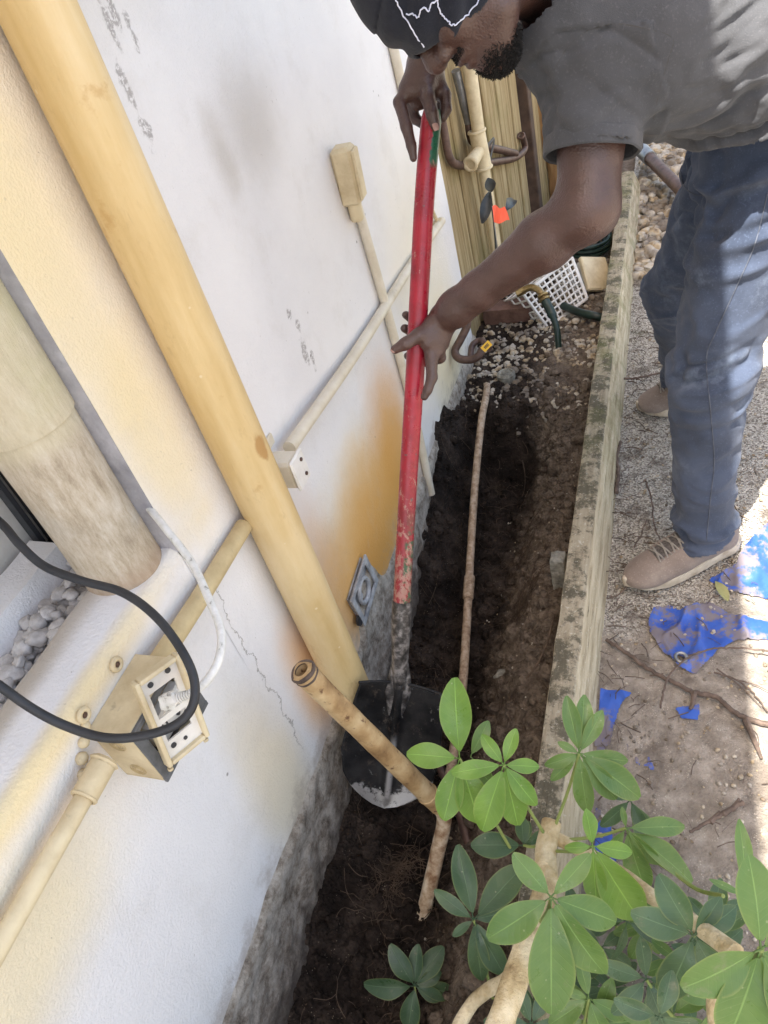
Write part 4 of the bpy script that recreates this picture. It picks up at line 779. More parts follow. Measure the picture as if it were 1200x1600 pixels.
mb = MB(); mb.tube([a_ + (b_ - a_) * .3, b_ + (b_ - a_) * 1.2], .028, 18); mb.build('bar', M['rust'], ro)

# ================================================================== shovel
sh = thing('shovel', 'long red shovel with worn paint and black steel blade held upright in the trench', 'shovel', TIP)
ax = unit(TIP - TOP); SOC = at(627, 945, 1.60); 
def shaft_pt(py):
    t = (py - 172) / (1272 - 172); i0, i1 = 1 / 1.30, 1 / 1.72; d = 1 / (i0 + (i1 - i0) * t); return at(675 - 75 * t, py, d)
# the shaft curves slightly: measured centre line
CL = [(172, 675), (250, 667), (400, 658), (560, 650), (700, 641), (850, 632), (945, 628), (1000, 626), (1060, 624)]
def cl(py):
    d = 1 / np.interp(py, [172, 1272], [1 / 1.30, 1 / 1.72]); return at(np.interp(py, [c[0] for c in CL], [c[1] for c in CL]), py, d)
P = spline([cl(y) for y in (172, 300, 450, 600, 750, 900, 948)], 8); SR = .0182
mb = MB(); mb.tube(P, [SR * .8] + [SR] * (len(P) - 1), 28); mb.build('shaft', M['shaft'], sh, True, 60)
mb = MB(); P = spline([cl(y) for y in (938, 980, 1030, 1075)], 8); mb.tube(P, [SR + .0025] * 10 + list(np.linspace(SR + .002, SR * .85, len(P) - 10)), 28); mb.build('socket', M['sock'], sh, True, 60)
# blade outline in image coordinates around the shaft end, real depth
bt = cl(1065); bdir = unit(TIP - bt); bs = unit(IR - bdir * IR.dot(bdir)); bs = unit(bs + bdir * .06); bnv = unit(np.cross(bs, bdir)); bnv = bnv if bnv.dot(IV) > 0 else -bnv
Lb = np.linalg.norm(TIP - bt); mb = MB(); V = []; nu, nv = 26, 30
for i in range(nu + 1):
    t = i / nu
    wl_ = np.interp(t, [0, .06, .2, .5, .7, .82, .9, .96, 1], [.084, .090, .099, .113, .103, .080, .055, .030, .0]); wr_ = np.interp(t, [0, .06, .2, .5, .7, .82, .9, .96, 1], [.092, .097, .103, .108, .100, .079, .055, .030, .0])
    for j in range(nv + 1):
        s_ = -1 + 2 * j / nv; w = wl_ if s_ < 0 else wr_; x = s_ * w; dish = .028 * (s_ * s_) * (w / .1) ** 1.2; rib = .020 * math.exp(-(x / .010) ** 2) * (1 - t ** 3) * (1 if t < .93 else 0.6)
        up_ = -.010 * math.cos(s_ * math.pi) if t < .02 else 0
        V.append(bt + bdir * Lb * t * .995 + bs * x + bnv * (dish + rib - .022 * t * (1 - t)))
V = np.array(V); F_ = [(i * (nv + 1) + j, i * (nv + 1) + j + 1, (i + 1) * (nv + 1) + j + 1, (i + 1) * (nv + 1) + j) for i in range(nu) for j in range(nv)]; mb.add(V, F_); o = mb.build('blade', M['blade'], sh, True, 180)
md = o.modifiers.new('thick', 'SOLIDIFY'); md.thickness = .0022; md.offset = 0
mb = MB(); 
for s_ in (-1, 1): P = [bt + bdir * .002 + bs * s_ * q + bnv * (.034 * (q / .098) ** 2 * .82 + .003) for q in np.linspace(.02, .088, 8)]; mb.tube(P, .0035, 8)
mb.build('footrest', M['blade'], sh)
mb = MB(); fq = [cl(1035), cl(1060), bt + bdir * .025, bt + bdir * .07, bt + bdir * .12]; mb.tube([p - bnv * .002 for p in spline(fq, 6)], np.interp(np.linspace(0, 1, 25), [0, .25, .5, .75, 1], [.018, .025, .030, .020, .006]), 20, True, .42, bs); mb.build('socket_flare', M['sock'], sh, True, 180)

# ================================================================== PERSON
pe = thing('person', 'man in grey shirt, jeans and dark patterned cap bending to hold the red shovel', 'person', (.8, 1.65, 0))
# --- head frame
Uh = unit(A(-.78, -.17, .46)); Fh = A(-.44, -.46, -.80); Fh = unit(Fh - Uh * Fh.dot(Uh)); Lh = np.cross(Uh, Fh)   # Lh = left of the head
NT_ = at(677, 102, 1.05)          # nose tip
HC = NT_ - Fh * .112 + Uh * .020
def hp(f, l, u): return HC + Fh * f + Lh * l + Uh * u
HR = np.array([Fh, Lh, Uh])
sho = at(930, 70, 1.12); elb = at(918, 326, 1.17); wri = at(712, 482, 1.36); sho_f = A(.57, 1.66, 1.24); elb_f = at(775, -30, 1.50); wri_f = at(668, 84, 1.30)
neck0 = A(.56, 1.44, 1.25); neck1 = hp(-.03, 0, -.07)
bv = Vol((.14, .95, .62), (.95, 1.85, 1.50), .0028)
bv.cap(sho, elb, .062, .045, .02).cap(elb, elb + (wri - elb) * .30, .043, .046, .03).cap(elb + (wri - elb) * .30, elb + (wri - elb) * .8, .046, .033, .015).cap(elb + (wri - elb) * .8, wri, .033, .029, .015)
bv.cap(sho_f, elb_f, .05, .044, .02).cap(elb_f, wri_f, .042, .027, .02)
bv.cap(neck0, neck1, .060, .055, .02).cap(sho, neck0, .055, .06, .03).cap(sho_f, neck0, .055, .06, .03).cap(neck0, A(.78, 1.52, 1.10), .09, .10, .03)
# head
bv.ell(hp(-.008, 0, .03), (.098, .074, .098), HR, .01).ell(hp(.028, 0, -.045), (.065, .058, .065), HR, .025).cap(hp(.070, 0, -.095), hp(.072, 0, -.10), .024, .022, .03)
bv.cap(hp(.03, .045, -.085), hp(.068, .012, -.10), .020, .020, .03).cap(hp(.03, -.045, -.085), hp(.068, -.012, -.10), .020, .020, .03)
bv.ell(hp(.060, .036, -.022), (.030, .028, .022), HR, .02).ell(hp(.060, -.036, -.022), (.030, .028, .022), HR, .02)       # cheeks
bv.cap(hp(.080, .03, .022), hp(.086, -.03, .022), .012, .012, .012)                                                       # brow
bv.cap(hp(.086, 0, .008), hp(.106, 0, -.022), .010, .0175, .01).ell(hp(.096, .018, -.029), (.016, .013, .012), HR, .006).ell(hp(.096, -.018, -.029), (.016, .013, .012), HR, .006)
for s_ in (-1, 1): bv.ell(hp(.098, s_ * .009, -.0385), (.005, .0045, .004), HR, .003, True); bv.ell(hp(.090, s_ * .033, .002), (.015, .018, .012), HR, .012, True); bv.ell(hp(.074, s_ * .033, .002), (.014, .014, .012), HR, .003)
bv.ell(hp(.082, 0, -.058), (.020, .028, .012), HR, .010).ell(hp(.092, 0, -.056), (.010, .021, .0065), HR, .004).ell(hp(.091, 0, -.070), (.011, .019, .0075), HR, .004).ell(hp(.106, 0, -.063), (.012, .024, .0022), HR, .003, True)
for s_ in (-1, 1): bv.ell(hp(-.012, s_ * .078, -.005), (.018, .008, .031), HR, .006); bv.ell(hp(-.008, s_ * .086, -.003), (.010, .006, .018), HR, .004, True)
# --- hands
def frame(py):
    G = cl(py); a = unit(cl(py + 20) - cl(py - 20)); v = unit(IV - a * IV.dot(a)); r = np.cross(v, a); r = -r if r.dot(IR) < 0 else r; return G, a, v, r
def hpt(fr, px, py, v):
    """point seen at px,py, lying v metres in front of the shaft axis"""
    G, a, vv, r = fr; d = -(RM.T @ (G - CAM))[2]; return at(px, py, d - v)
fr = frame(535)
K = lambda x, y, v: hpt(fr, x, y, v)
palm = [K(696, 492, .012), K(672, 524, .018)]
bv.cap(wri, K(694, 497, .018), .028, .026, .03).cap(K(694, 497, .018), K(680, 528, .016), .026, .022, .012).cap(K(692, 505, .006), K(688, 535, .0), .022, .018, .012).cap(K(676, 508, .028), K(668, 535, .024), .018, .016, .012).cap(K(684, 520, .014), K(680, 548, .012), .020, .016, .01)
bv.chain([K(676, 510, .026), K(655, 524, .034), K(634, 537, .034), K(617, 546, .028)], [.017, .0135, .0115, .0088], .006)         # thumb
bv.chain([K(673, 535, .018), K(674, 560, .016), K(675, 590, .012), K(668, 610, .008), K(663, 620, .004)], [.0150, .0125, .0105, .009, .0078], .004)   # index along shaft
bv.chain([K(684, 545, .010), K(687, 558, -.010), K(672, 566, -.032), K(646, 562, -.034), K(637, 556, -.020)], [.0135, .012, .0105, .0095, .008], .004)
bv.chain([K(690, 532, .002), K(692, 538, -.020), K(670, 532, -.038), K(642, 518, -.034), K(632, 513, -.022)], [.0135, .0118, .0105, .0095, .0085], .003)
bv.chain([K(694, 512, .0), K(692, 515, -.020), K(668, 508, -.038), K(642, 497, -.030), K(634, 492, -.022)], [.0125, .0108, .0095, .0088, .0078], .003)
fr2 = frame(215); K2 = lambda x, y, v: hpt(fr2, x, y, v)
bv.cap(wri_f, K2(664, 100, .016), .026, .026, .012).cap(K2(664, 100, .016), K2(640, 140, .016), .026, .020, .015).cap(K2(664, 100, .016), K2(664, 135, .022), .026, .020, .015).cap(K2(668, 105, .0), K2(684, 140, .0), .024, .018, .015).cap(K2(650, 120, -.01), K2(655, 155, -.006), .022, .018, .012)
bv.chain([K2(640, 138, .016), K2(624, 160, .014), K2(635, 198, .018), K2(643, 228, .012), K2(646, 247, .006)], [.0135, .0112, .0102, .0090, .0070], .004)
bv.chain([K2(664, 128, .024), K2(668, 152, .034), K2(675, 178, .032), K2(680, 196, .026)], [.0145, .0125, .0108, .0092], .004)
bv.chain([K2(684, 132, .0), K2(695, 148, .004), K2(697, 170, .004), K2(692, 184, -.002)], [.0125, .0112, .0100, .0085], .004)
bv.chain([K2(680, 128, -.015), K2(692, 150, -.020), K2(690, 180, -.024), K2(678, 195, -.026)], [.0125, .0112, .0100, .0085], .003)
bv.chain([K2(650, 128, -.012), K2(640, 155, -.022), K2(648, 185, -.028), K2(662, 195, -.027)], [.0125, .0110, .0098, .0085], .003)
V, Fq = bv.mesh(); V = relax(V, Fq, 2, .5)
N_ = vnormals(V, Fq); V = V + N_ * (.0006 * fbm(V, 60, 3, 77))[:, None]
BV_, BF_ = V, Fq; link('body', fast_mesh('body', V, Fq), M['skin'], pe, True, 180)
# nails
for (p, d, n_) in ((K(616, 546.5, .034), K(610, 549, .03) - K(622, 543, .034), IV), (K2(681, 198, .034), K2(683, 205, .03) - K2(679, 190, .033), IV)):
    mb = MB(); d = unit(d); n2 = unit(n_ - d * n_.dot(d)); s2 = np.cross(d, n2); c = p; V2 = []
    for i in range(6):
        for j in range(5): a_, b_ = i / 5 * 2 - 1, j / 4 * 2 - 1; V2.append(c + d * a_ * .0062 + s2 * b_ * .0052 * (1 - .25 * max(0, a_) ** 2) + n2 * (.0015 - .0022 * b_ * b_ - .001 * a_ * a_))
    mb.add(V2, [(i * 5 + j, i * 5 + j + 1, (i + 1) * 5 + j + 1, (i + 1) * 5 + j) for i in range(5) for j in range(4)]); mb.build('nail', pm('nail', [(.3, (.30, .17, .14)), (.7, (.42, .26, .22))], 40, .35), pe)
# beard: short curls rooted on the face surface
from mathutils.bvhtree import BVHTree
body_tree = BVHTree.FromPolygons([tuple(v) for v in BV_], [tuple(f) for f in BF_])
mb = MB(); bc_ = hp(.030, 0, -.062); cnt = 0
while cnt < 17000:
    d = unit(Fh * U(-.25, 1) + Lh * U(-1, 1) + Uh * U(-1.2, .45)); h = body_tree.ray_cast(Vector(bc_ + d * .12), Vector(-d), .12); cnt += 1
    if h[0] is None: continue
    p = np.array(h[0]); q_ = HR @ (p - HC); al = abs(q_[1]); jaw = q_[2] < -.088 + random.gauss(0, .006) - .10 * (al - .03) + (.10 * (al - .03) if al > .03 else 0) and q_[2] > -.140 and q_[0] > .040 and al < .036 + random.gauss(0, .004)
    mous = -.053 < q_[2] < -.044 and al < .030 and q_[0] > .07; side = False
    if (al < .022 and -.080 < q_[2] < -.055 and q_[0] > .08) or not (jaw or mous or side): continue
    if side and not jaw and random.random() < .55: continue
    n_ = np.array(h[1]); n_ = n_ if n_.dot(d) > 0 else -n_; L = U(.003, .0075) if not mous else .003; t_ = unit(n_ + .7 * rng.normal(size=3))
    mb.tube([p - n_ * .001, p + t_ * L * .5, p + t_ * L * .5 + unit(t_ + .9 * rng.normal(size=3)) * L * .5], [.0007, .0006, .0004], 3, False)
mb.build('beard', M['hair'], pe)
# cap: shell over the skull
cv = Vol(HC - .16, HC + .16, .0028); cv.ell(hp(-.010, 0, .034), (.112, .086, .108), HR, .01).ell(hp(-.014, 0, -.005), (.112, .089, .078), HR, .03); V, Fq = cv.mesh(); V = relax(V, Fq, 2); q = (V - HC) @ HR.T
bound = .004 - 1.3 * np.maximum(0, np.abs(q[:, 1]) - .014) + .006 * np.sin(q[:, 1] * 60) - .25 * np.clip(.05 - q[:, 0], 0, .12)
N_ = vnormals(V, Fq); V = V + N_ * (.0025 * fbm(V, 22, 3, 5) + .003 * np.sin(q[:, 2] * 160 + 3 * fbm(V, 10, 2, 6)) * (q[:, 2] < .07))[:, None]
keep = (q[:, 2] > bound)[Fq].all(1); V2, F2 = compact(V, Fq[keep]); cp_ = link('cap', fast_mesh('cap', V2, F2), M['cap'], pe, True, 180); mo = cp_.modifiers.new('thick', 'SOLIDIFY'); mo.thickness = .003; mo.offset = 1
from mathutils.bvhtree import BVHTree
cap_tree = BVHTree.FromPolygons([tuple(v) for v in V2 + vnormals(V2, F2) * .003], [tuple(f) for f in F2])
# brim flap of the cap hanging over the brow
mb = MB(); 
def caps_pt(px, py):
    r = unit(RM @ A(px - 600, 800 - py, -F_PX)); h = cap_tree.ray_cast(Vector(CAM), Vector(r)); return (np.array(h[0]) - r * .0012) if h[0] is not None else None
for ln in ([(618, -12), (622, 8), (634, 30), (648, 52), (662, 74)], [(636, 22), (648, 24), (654, 26), (658, 14), (664, 12), (670, 18), (674, 6), (680, 3), (688, -8)], [(682, -8), (686, 14), (694, 26), (702, 36), (708, 39), (716, 36), (730, 22), (746, 4), (750, -8)], [(742, 28), (752, 20), (760, 8), (766, -6)]):
    P = [caps_pt(*q) for q in ln]; P = [p for p in P if p is not None]
    if len(P) > 2: Q = spline(P, 5); mb.tube(Q + .0006 * rng.normal(size=Q.shape), .0010, 6)
mb.build('cap_stitching', M['stitch'], cp_)

# --- jeans
hipN = A(.875, 1.54, .88); hipF = A(.875, 1.73, .88); kn = A(.795, 1.435, .50); an = A(.80, 1.40, .09); kf = A(.735, 1.86, .50); af = A(.775, 2.06, .09)
jv = Vol((.58, 1.22, .04), (1.12, 2.25, 1.10), .0045)
jv.cap(hipN, kn, .103, .072, .03).cap(kn, an + (kn - an) * .1, .070, .060, .02).cap(an + (kn - an) * .1, an - A(0, 0, .06), .061, .066, .01).cap(hipF, kf, .10, .074, .03).cap(kf, af, .072, .066, .02)
jv.ell((.905, 1.635, .92), (.125, .185, .12), None, .05).cap(A(.90, 1.57, .96), A(.88, 1.56, 1.04), .12, .115, .04).cap(A(.90, 1.69, .96), A(.88, 1.66, 1.04), .12, .115, .04)
V, Fq = jv.mesh(); V = relax(V, Fq, 2); N_ = vnormals(V, Fq)
def folds(p, d, s, amp, seed, st=.22):
    """ridged wrinkles that run along direction d"""
    d = unit(d); q = p - np.outer(p @ d, d) * (1 - st); r = fbm(q, s, 3, seed); return amp * (np.exp(-(r / .16) ** 2) - .8 * np.exp(-((r - .33) / .10) ** 2))
z_ = V[:, 2]; kneeb = np.exp(-((z_ - .52) / .10) ** 2); ankb = np.exp(-((z_ - .13) / .10) ** 2); hipb = np.exp(-((z_ - .85) / .14) ** 2)
disp = folds(V, (.8, .2, .35), 9, .006, 91) + (kneeb * .013 + hipb * .014) * folds(V, (1, .1, .25), 12, 1, 92, .15) + ankb * .015 * folds(V, (1, .3, -.15), 16, 1, 93, .12) + .0015 * fbm(V, 40, 2, 94)
V = V + N_ * disp[:, None]; keep = (V[:, 2] > .085 + .02 * (V[:, 0] - .8) / .07)[Fq].all(1) & (V[:, 2] < 1.02)[Fq].all(1); V2, F2 = compact(V, Fq[keep]); o = link('jeans', fast_mesh('jeans', V2, F2), M['jeans'], pe, True, 180); mo = o.modifiers.new('thick', 'SOLIDIFY'); mo.thickness = .003; mo.offset = -1; jeans = o
# outer seam of the near leg: ray onto the mesh from its near side
from mathutils.bvhtree import BVHTree
bt_ = BVHTree.FromPolygons([tuple(v) for v in V2], [tuple(f) for f in F2])
def seam(path, r, mat, name, par, tree=None, off=.001):
    P = []
    for (x, y) in path:
        d = unit(RM @ A(x - 600, 800 - y, -F_PX)); h = (tree or bt_).ray_cast(Vector(CAM), Vector(d))
        if h[0] is not None: P.append(np.array(h[0]) - d * off)
    if len(P) > 2: mb = MB(); mb.tube(np.array(P), r, 6); mb.build(name, mat, par)
def dense(path, n=14): return [tuple(p[:2]) for p in spline([A(x, y, 0) for x, y in path], n)]
dj = pm('denim_thread', [(.3, (.035, .042, .06)), (.7, (.10, .115, .15))], 60)
seam(dense([(1200, 300), (1180, 380), (1150, 450), (1118, 520), (1104, 560), (1110, 640), (1116, 720), (1110, 780), (1104, 845)]), .0011, dj, 'seam', jeans)
seam(dense([(1062, 262), (1068, 290), (1085, 304), (1100, 306)]), .0013, dj, 'seam', jeans)
# --- shirt
sv = Vol((.36, 1.10, .78), (1.25, 1.95, 1.52), .0042)
hipc = A(.93, 1.615, .985); chc = A(.70, 1.46, 1.16)
for s_ in (-1, 1):
    o_ = A(.02 * s_, .075 * s_, .0); sv.cap(hipc + o_ * 1.2, A(.82, 1.54, 1.10) + o_, .125, .118, .05).cap(A(.82, 1.54, 1.10) + o_, chc + o_ * 1.2, .118, .112, .05).cap(chc + o_ * 1.2, A(.60, 1.42, 1.215) + o_ * 1.3, .112, .085, .05)
sv.cap(A(.62, 1.40, 1.22), sho + A(.0, .03, .0), .09, .066, .04).cap(A(.60, 1.50, 1.22), sho_f, .09, .07, .04).cap(sho, sho + (elb - sho) * .74, .074, .066, .035).cap(sho_f, sho_f + (elb_f - sho_f) * .5, .07, .065, .03)
sv.cap(A(.62, 1.42, 1.22), A(.55, 1.42, 1.25), .085, .075, .03)
V, Fq = sv.mesh(); V = relax(V, Fq, 3); N_ = vnormals(V, Fq)
tw = np.clip((V[:, 0] - .66) / .2, 0, 1); fdir = IR * .76 + IU * .60 - IV * .2; dd = (folds(V, fdir, 13, .013, 101, .10) + folds(V, fdir, 26, .005, 105, .15)) * (tw * .85 + .15) + folds(V, (-.2, -.3, .8), 9, .006, 102, .2) * (1 - tw) + .0018 * fbm(V, 30, 3, 103)
sldir = unit(elb - sho); sl_t = (V - sho) @ sldir; nearsl = (np.linalg.norm(V - sho - np.outer(sl_t, sldir), axis=1) < .11) & (sl_t > .01)
dd = dd + nearsl * (folds(V, IR * .5 + IU * .3 + IV * .1, 16, .0045, 107, .25) + folds(V, (.5, .1, -.5), 10, .005, 108, .2)); V = V + N_ * dd[:, None]
Lsl = np.linalg.norm(elb - sho) * .64; cut = nearsl & (sl_t > Lsl)
dfar = unit(elb_f - sho_f); tf = (V - sho_f) @ dfar; cutf = (np.linalg.norm(V - sho_f - np.outer(tf, dfar), axis=1) < .10) & (tf > np.linalg.norm(elb_f - sho_f) * .48)
h1_ = on(1052, 226, 1, 1.47); h2_ = on(1200, 190, 1, 1.47); hem_n = unit(np.cross(h2_ - h1_, A(0, 1, -.10))); hem_n = hem_n if hem_n[2] < 0 else -hem_n; hem = (V - h1_) @ hem_n; cuth = hem > .004 + .008 * fbm(V, 9, 2, 104)
nk = unit(neck1 - neck0); tn = (V - neck0) @ nk; cutn = (np.linalg.norm(V - neck0 - np.outer(tn, nk), axis=1) < .075) & (tn > .012)
bad = cut | cutf | cuth | cutn; keep = ~(bad[Fq].any(1)); V2, F2 = compact(V, Fq[keep]); shirt = link('shirt', fast_mesh('shirt', V2, F2), M['shirt'], pe, True, 180); mo = shirt.modifiers.new('thick', 'SOLIDIFY'); mo.thickness = .003; mo.offset = 0
tr = BVHTree.FromPolygons([tuple(v) for v in V2], [tuple(f) for f in F2]); sm = pm('shirt_thread', [(.3, (.035, .033, .032)), (.7, (.05, .047, .045))], 60)
seam(dense([(850, 170), (866, 110), (900, 60), (950, 38), (1010, 45), (1050, 60), (1045, 90), (1030, 140), (1018, 200)]), .0014, sm, 'sleeve_seam', shirt, tr, .0003)
seam(dense([(1040, 100), (1080, 112), (1130, 108), (1160, 125), (1190, 135)]), .0012, sm, 'side_seam', shirt, tr, .0003)
# sleeve band
c = sho + sldir * Lsl; mb = MB(); u = unit(np.cross(sldir, [0, 0, 1])); w = np.cross(sldir, u); band = []
for k in range(48):
    a_ = 2 * math.pi * k / 48; dd_ = u * math.cos(a_) + w * math.sin(a_); h = tr.ray_cast(Vector(c - sldir * .012 + dd_ * .2), Vector(-dd_)); rr = np.linalg.norm(np.array(h[0]) - (c - sldir * .012)) if h[0] is not None else .07
    band.append(min(rr, .085))
band = np.array(band); band = (band + np.roll(band, 1) + np.roll(band, -1)) / 3; V = []
for j, (t_, dr_) in enumerate(((-.020, .0015), (-.018, .0028), (.004, .0025), (.006, .0005), (.004, -.003), (-.02, -.004))):
    for k in range(48): a_ = 2 * math.pi * k / 48; V.append(c + sldir * t_ + (u * math.cos(a_) + w * math.sin(a_)) * (band[k] + dr_))
mb.add(V, [(j * 48 + k, j * 48 + (k + 1) % 48, (j + 1) * 48 + (k + 1) % 48, (j + 1) * 48 + k) for j in range(5) for k in range(48)]); mb.build('sleeve_band', M['shirt'], shirt)
# collar: turned-down strip round the neck
mb = MB(); V = []; nkc = neck0 + nk * .004; u = unit(np.cross(nk, [0, 1, 0])); w = np.cross(nk, u); n = 44
for k in range(n):
    a_ = 2 * math.pi * k / n; d_ = u * math.cos(a_) + w * math.sin(a_)
    for (r_, h_) in ((.066, -.012), (.067, .016), (.072, .024), (.080, .014), (.090, -.010), (.093, -.020)): V.append(nkc + d_ * r_ * (1 + .05 * math.sin(3 * a_)) + nk * h_)
mb.add(V, [(k * 6 + j, ((k + 1) % n) * 6 + j, ((k + 1) % n) * 6 + j + 1, k * 6 + j + 1) for k in range(n) for j in range(5)]); o = mb.build('collar', M['shirt'], shirt); mo = o.modifiers.new('thick', 'SOLIDIFY'); mo.thickness = .002
# hanging collar point near the face
mb = MB(); cp0 = [at(815, 60, 1.20), at(836, 70, 1.20), at(826, 122, 1.17), at(806, 116, 1.17)]; V = []
for i in range(7):
    for j in range(5): a_, b_ = j / 4, i / 6; V.append((cp0[0] * (1 - a_) + cp0[1] * a_) * (1 - b_) + (cp0[3] * (1 - a_) + cp0[2] * a_) * b_ + IV * .008 * math.sin(a_ * 3))
mb.add(V, [(i * 5 + j, i * 5 + j + 1, (i + 1) * 5 + j + 1, (i + 1) * 5 + j) for i in range(6) for j in range(4)]); o = mb.build('collar_point', M['shirt'], shirt); mo = o.modifiers.new('thick', 'SOLIDIFY'); mo.thickness = .003
# --- shoes
def shoe(heel, toe, lab):
    heel = np.array(heel); toe = np.array(toe); f = toe - heel; L = np.linalg.norm(f); f = f / L; up = A(0, 0, 1); l = np.cross(up, f); l = unit(l)
    q = lambda a, b, c: heel + f * a * L + l * b + up * c
    lo = np.minimum(heel, toe) - .09; hi = np.maximum(heel, toe) + A(.09, .09, .17); v = Vol(lo, hi, .0032); R = np.array([f, l, up])
    v.ell(q(.82, .004, .036), (L * .19, .047, .030), R, .02).ell(q(.62, .0, .046), (L * .24, .046, .040), R, .03).cap(q(.30, 0, .05), q(.55, 0, .055), .042, .040, .03).cap(q(.15, 0, .05), q(.17, 0, .10), .038, .040, .02).cap(q(.40, 0, .075), q(.22, 0, .10), .036, .038, .03)
    v.cap(q(.2, 0, .10), q(.19, 0, .18), .034, .030, .004, True); V, Fq = v.mesh(); V = relax(V, Fq, 2); zz = V[:, 2]; keep = (zz > .012)[Fq].all(1); V2, F2 = compact(V, Fq[keep]); V2 = V2 + vnormals(V2, F2) * (.001 * fbm(V2, 30, 3, 3))[:, None]
    s = link('shoe', fast_mesh('shoe', V2, F2), M['shoe'], pe, True, 180)
    # sole as a swept outline
    mb = MB(); ts = np.linspace(0, 2 * np.pi, 60, endpoint=False); out = []
    for t in ts:
        a_ = .5 + .52 * math.cos(t); w_ = np.interp(a_, [-.02, .06, .3, .5, .72, .9, 1.02], [.012, .036, .038, .041, .050, .042, .008]) ; out.append((a_, math.copysign(w_ * abs(math.sin(t)) ** .35, math.sin(t))))
    lev = [(0.0, .92), (.003, .99), (.012, 1.02), (.022, 1.03), (.028, 1.0), (.030, .90)]; V = []
    for (h, k) in lev:
        for (a_, b_) in out: spr = .016 * max(0, (a_ - .75) / .27) ** 2; V.append(q(.5 + (a_ - .5) * (1 + (k - 1) * .3), b_ * k, h + spr + .004 * math.sin(a_ * 9)))
    m = 60; mb.add(V, [(j * m + i, j * m + (i + 1) % m, (j + 1) * m + (i + 1) % m, (j + 1) * m + i) for j in range(5) for i in range(m)] + [tuple(range(m))[::-1], tuple(5 * m + i for i in range(m))]); mb.build('sole', M['sole'], s)
    tr = BVHTree.FromPolygons([tuple(x) for x in V2], [tuple(x) for x in F2])
    def sf(a_, b_, off=.002):
        p = q(a_, b_, .3); h = tr.ray_cast(Vector(p), Vector((0, 0, -1))); return np.array(h[0]) + A(0, 0, off) if h[0] is not None else None
    mb = MB(); 
    for k in range(6):
        a_ = .40 + .062 * k
        for (d0, d1) in ((0, .035), (.035, 0)):
            P = [sf(a_ + d0 * (1 - t) + d1 * t, -.026 + .052 * t, .003) for t in np.linspace(0, 1, 9)]; P = [p for p in P if p is not None]
            if len(P) > 3: mb.tube(np.array(P), .0023, 6, True)
    mb.build('laces', M['lace'], s)
    tg2 = MB(); G_ = [[sf(.38 + .37 * i / 12, -.020 + .040 * j / 6, .0008) for j in range(7)] for i in range(13)]
    if all(p is not None for row in G_ for p in row): tg2.add([p for row in G_ for p in row], [(i * 7 + j, i * 7 + j + 1, (i + 1) * 7 + j + 1, (i + 1) * 7 + j) for i in range(12) for j in range(6)]); tg2.build('tongue', M['tongue'], s)
    mb = MB(); P = [sf(.37 + .38 * t, sgn * (.027 - .004 * t), .001) for sgn in (1,) for t in np.linspace(0, 1, 14)]; P = [p for p in P if p is not None]; mb.tube(np.array(P), .0022, 6); P = [sf(.37 + .38 * t, -(.027 - .004 * t), .001) for t in np.linspace(0, 1, 14)]; P = [p for p in P if p is not None]; mb.tube(np.array(P), .0022, 6); mb.build('eyelet_trim', M['shoe'], s)
    return s
shoe((.880, 1.458, 0.004), (.622, 1.288, .004), 0); shoe((.865, 2.09, .004), (.625, 2.03, .004), 1)

# ================================================================== tarp, twigs
def inpoly(x, y, P):
    c = np.zeros(len(x), bool); j = len(P) - 1
    for i in range(len(P)):
        xi, yi = P[i]; xj, yj = P[j]; t = ((yi > y) != (yj > y)) & (x < (xj - xi) * (y - yi) / (yj - yi + 1e-12) + xi); c ^= t; j = i
    return c
def tarp(name, label, poly, h=.003, lift=.006, amp=.008, sd=1, hole=None, thr=None, parent=None):
    P = np.array([on(x, y, 2, .005)[:2] for x, y in poly]); lo = P.min(0); hi = P.max(0); X = np.arange(lo[0], hi[0], h); Y = np.arange(lo[1], hi[1], h)
    def hz(Q): p = np.column_stack([Q, np.zeros(len(Q))]); return path_h(Q) + lift + amp * (fbm(p, 14, 3, sd) * .6 + .9 * np.exp(-(fbm(p @ np.array([[.8, .5, 0], [-.3, .25, 0], [0, 0, 1]]), 22, 2, sd + 3) / .12) ** 2))
    V, Fq = grid_mesh(X, Y, hz); c = V[Fq].mean(1); keep = inpoly(c[:, 0] + .004 * fbm(c, 40, 2, 3), c[:, 1] + .004 * fbm(c, 40, 2, 4), P)
    if hole is not None: keep &= np.hypot(c[:, 0] - hole[0], c[:, 1] - hole[1]) > .0085
    if thr is not None: keep &= fbm(c, 16, 4, sd + 9) > thr
    V, Fq = compact(V, Fq[keep]); o = link(name, fast_mesh(name, V, Fq), M['tarp'], parent, True, 180)
    if label: tag(o, label, 'tarp', 'torn blue tarp scraps on the path')
    mo = o.modifiers.new('s', 'SMOOTH'); mo.factor = .5; mo.iterations = 4; return o, hz
gh = on(1064, 1030, 2, .01)
tg_ = thing('tarp_scrap', 'crumpled blue tarp piece with a metal eyelet below the front shoe', 'tarp', (gh[0], gh[1], 0), 'torn blue tarp scraps on the path')
o, hz = tarp('sheet', None, [(1013, 968), (1022, 950), (1045, 942), (1062, 950), (1110, 935), (1140, 955), (1215, 968), (1215, 995), (1150, 1000), (1122, 1015), (1102, 1035), (1088, 1055), (1060, 1042), (1028, 1012), (1016, 985)], hole=gh, amp=.011, parent=tg_)
mb = MB(); mb.ring((gh[0], gh[1], float(hz(np.array([[gh[0], gh[1]]]))[0]) + .003), (.1, -.1, 1), .0115, .0038, 28, 8); mb.build('eyelet', M['grey'], tg_)
tarp('tarp_scrap', 'bright blue tarp piece half in sunlight behind the shoe heel', [(1108, 905), (1130, 892), (1150, 880), (1165, 850), (1215, 800), (1215, 935), (1160, 925), (1130, 918)], sd=5, amp=.010)
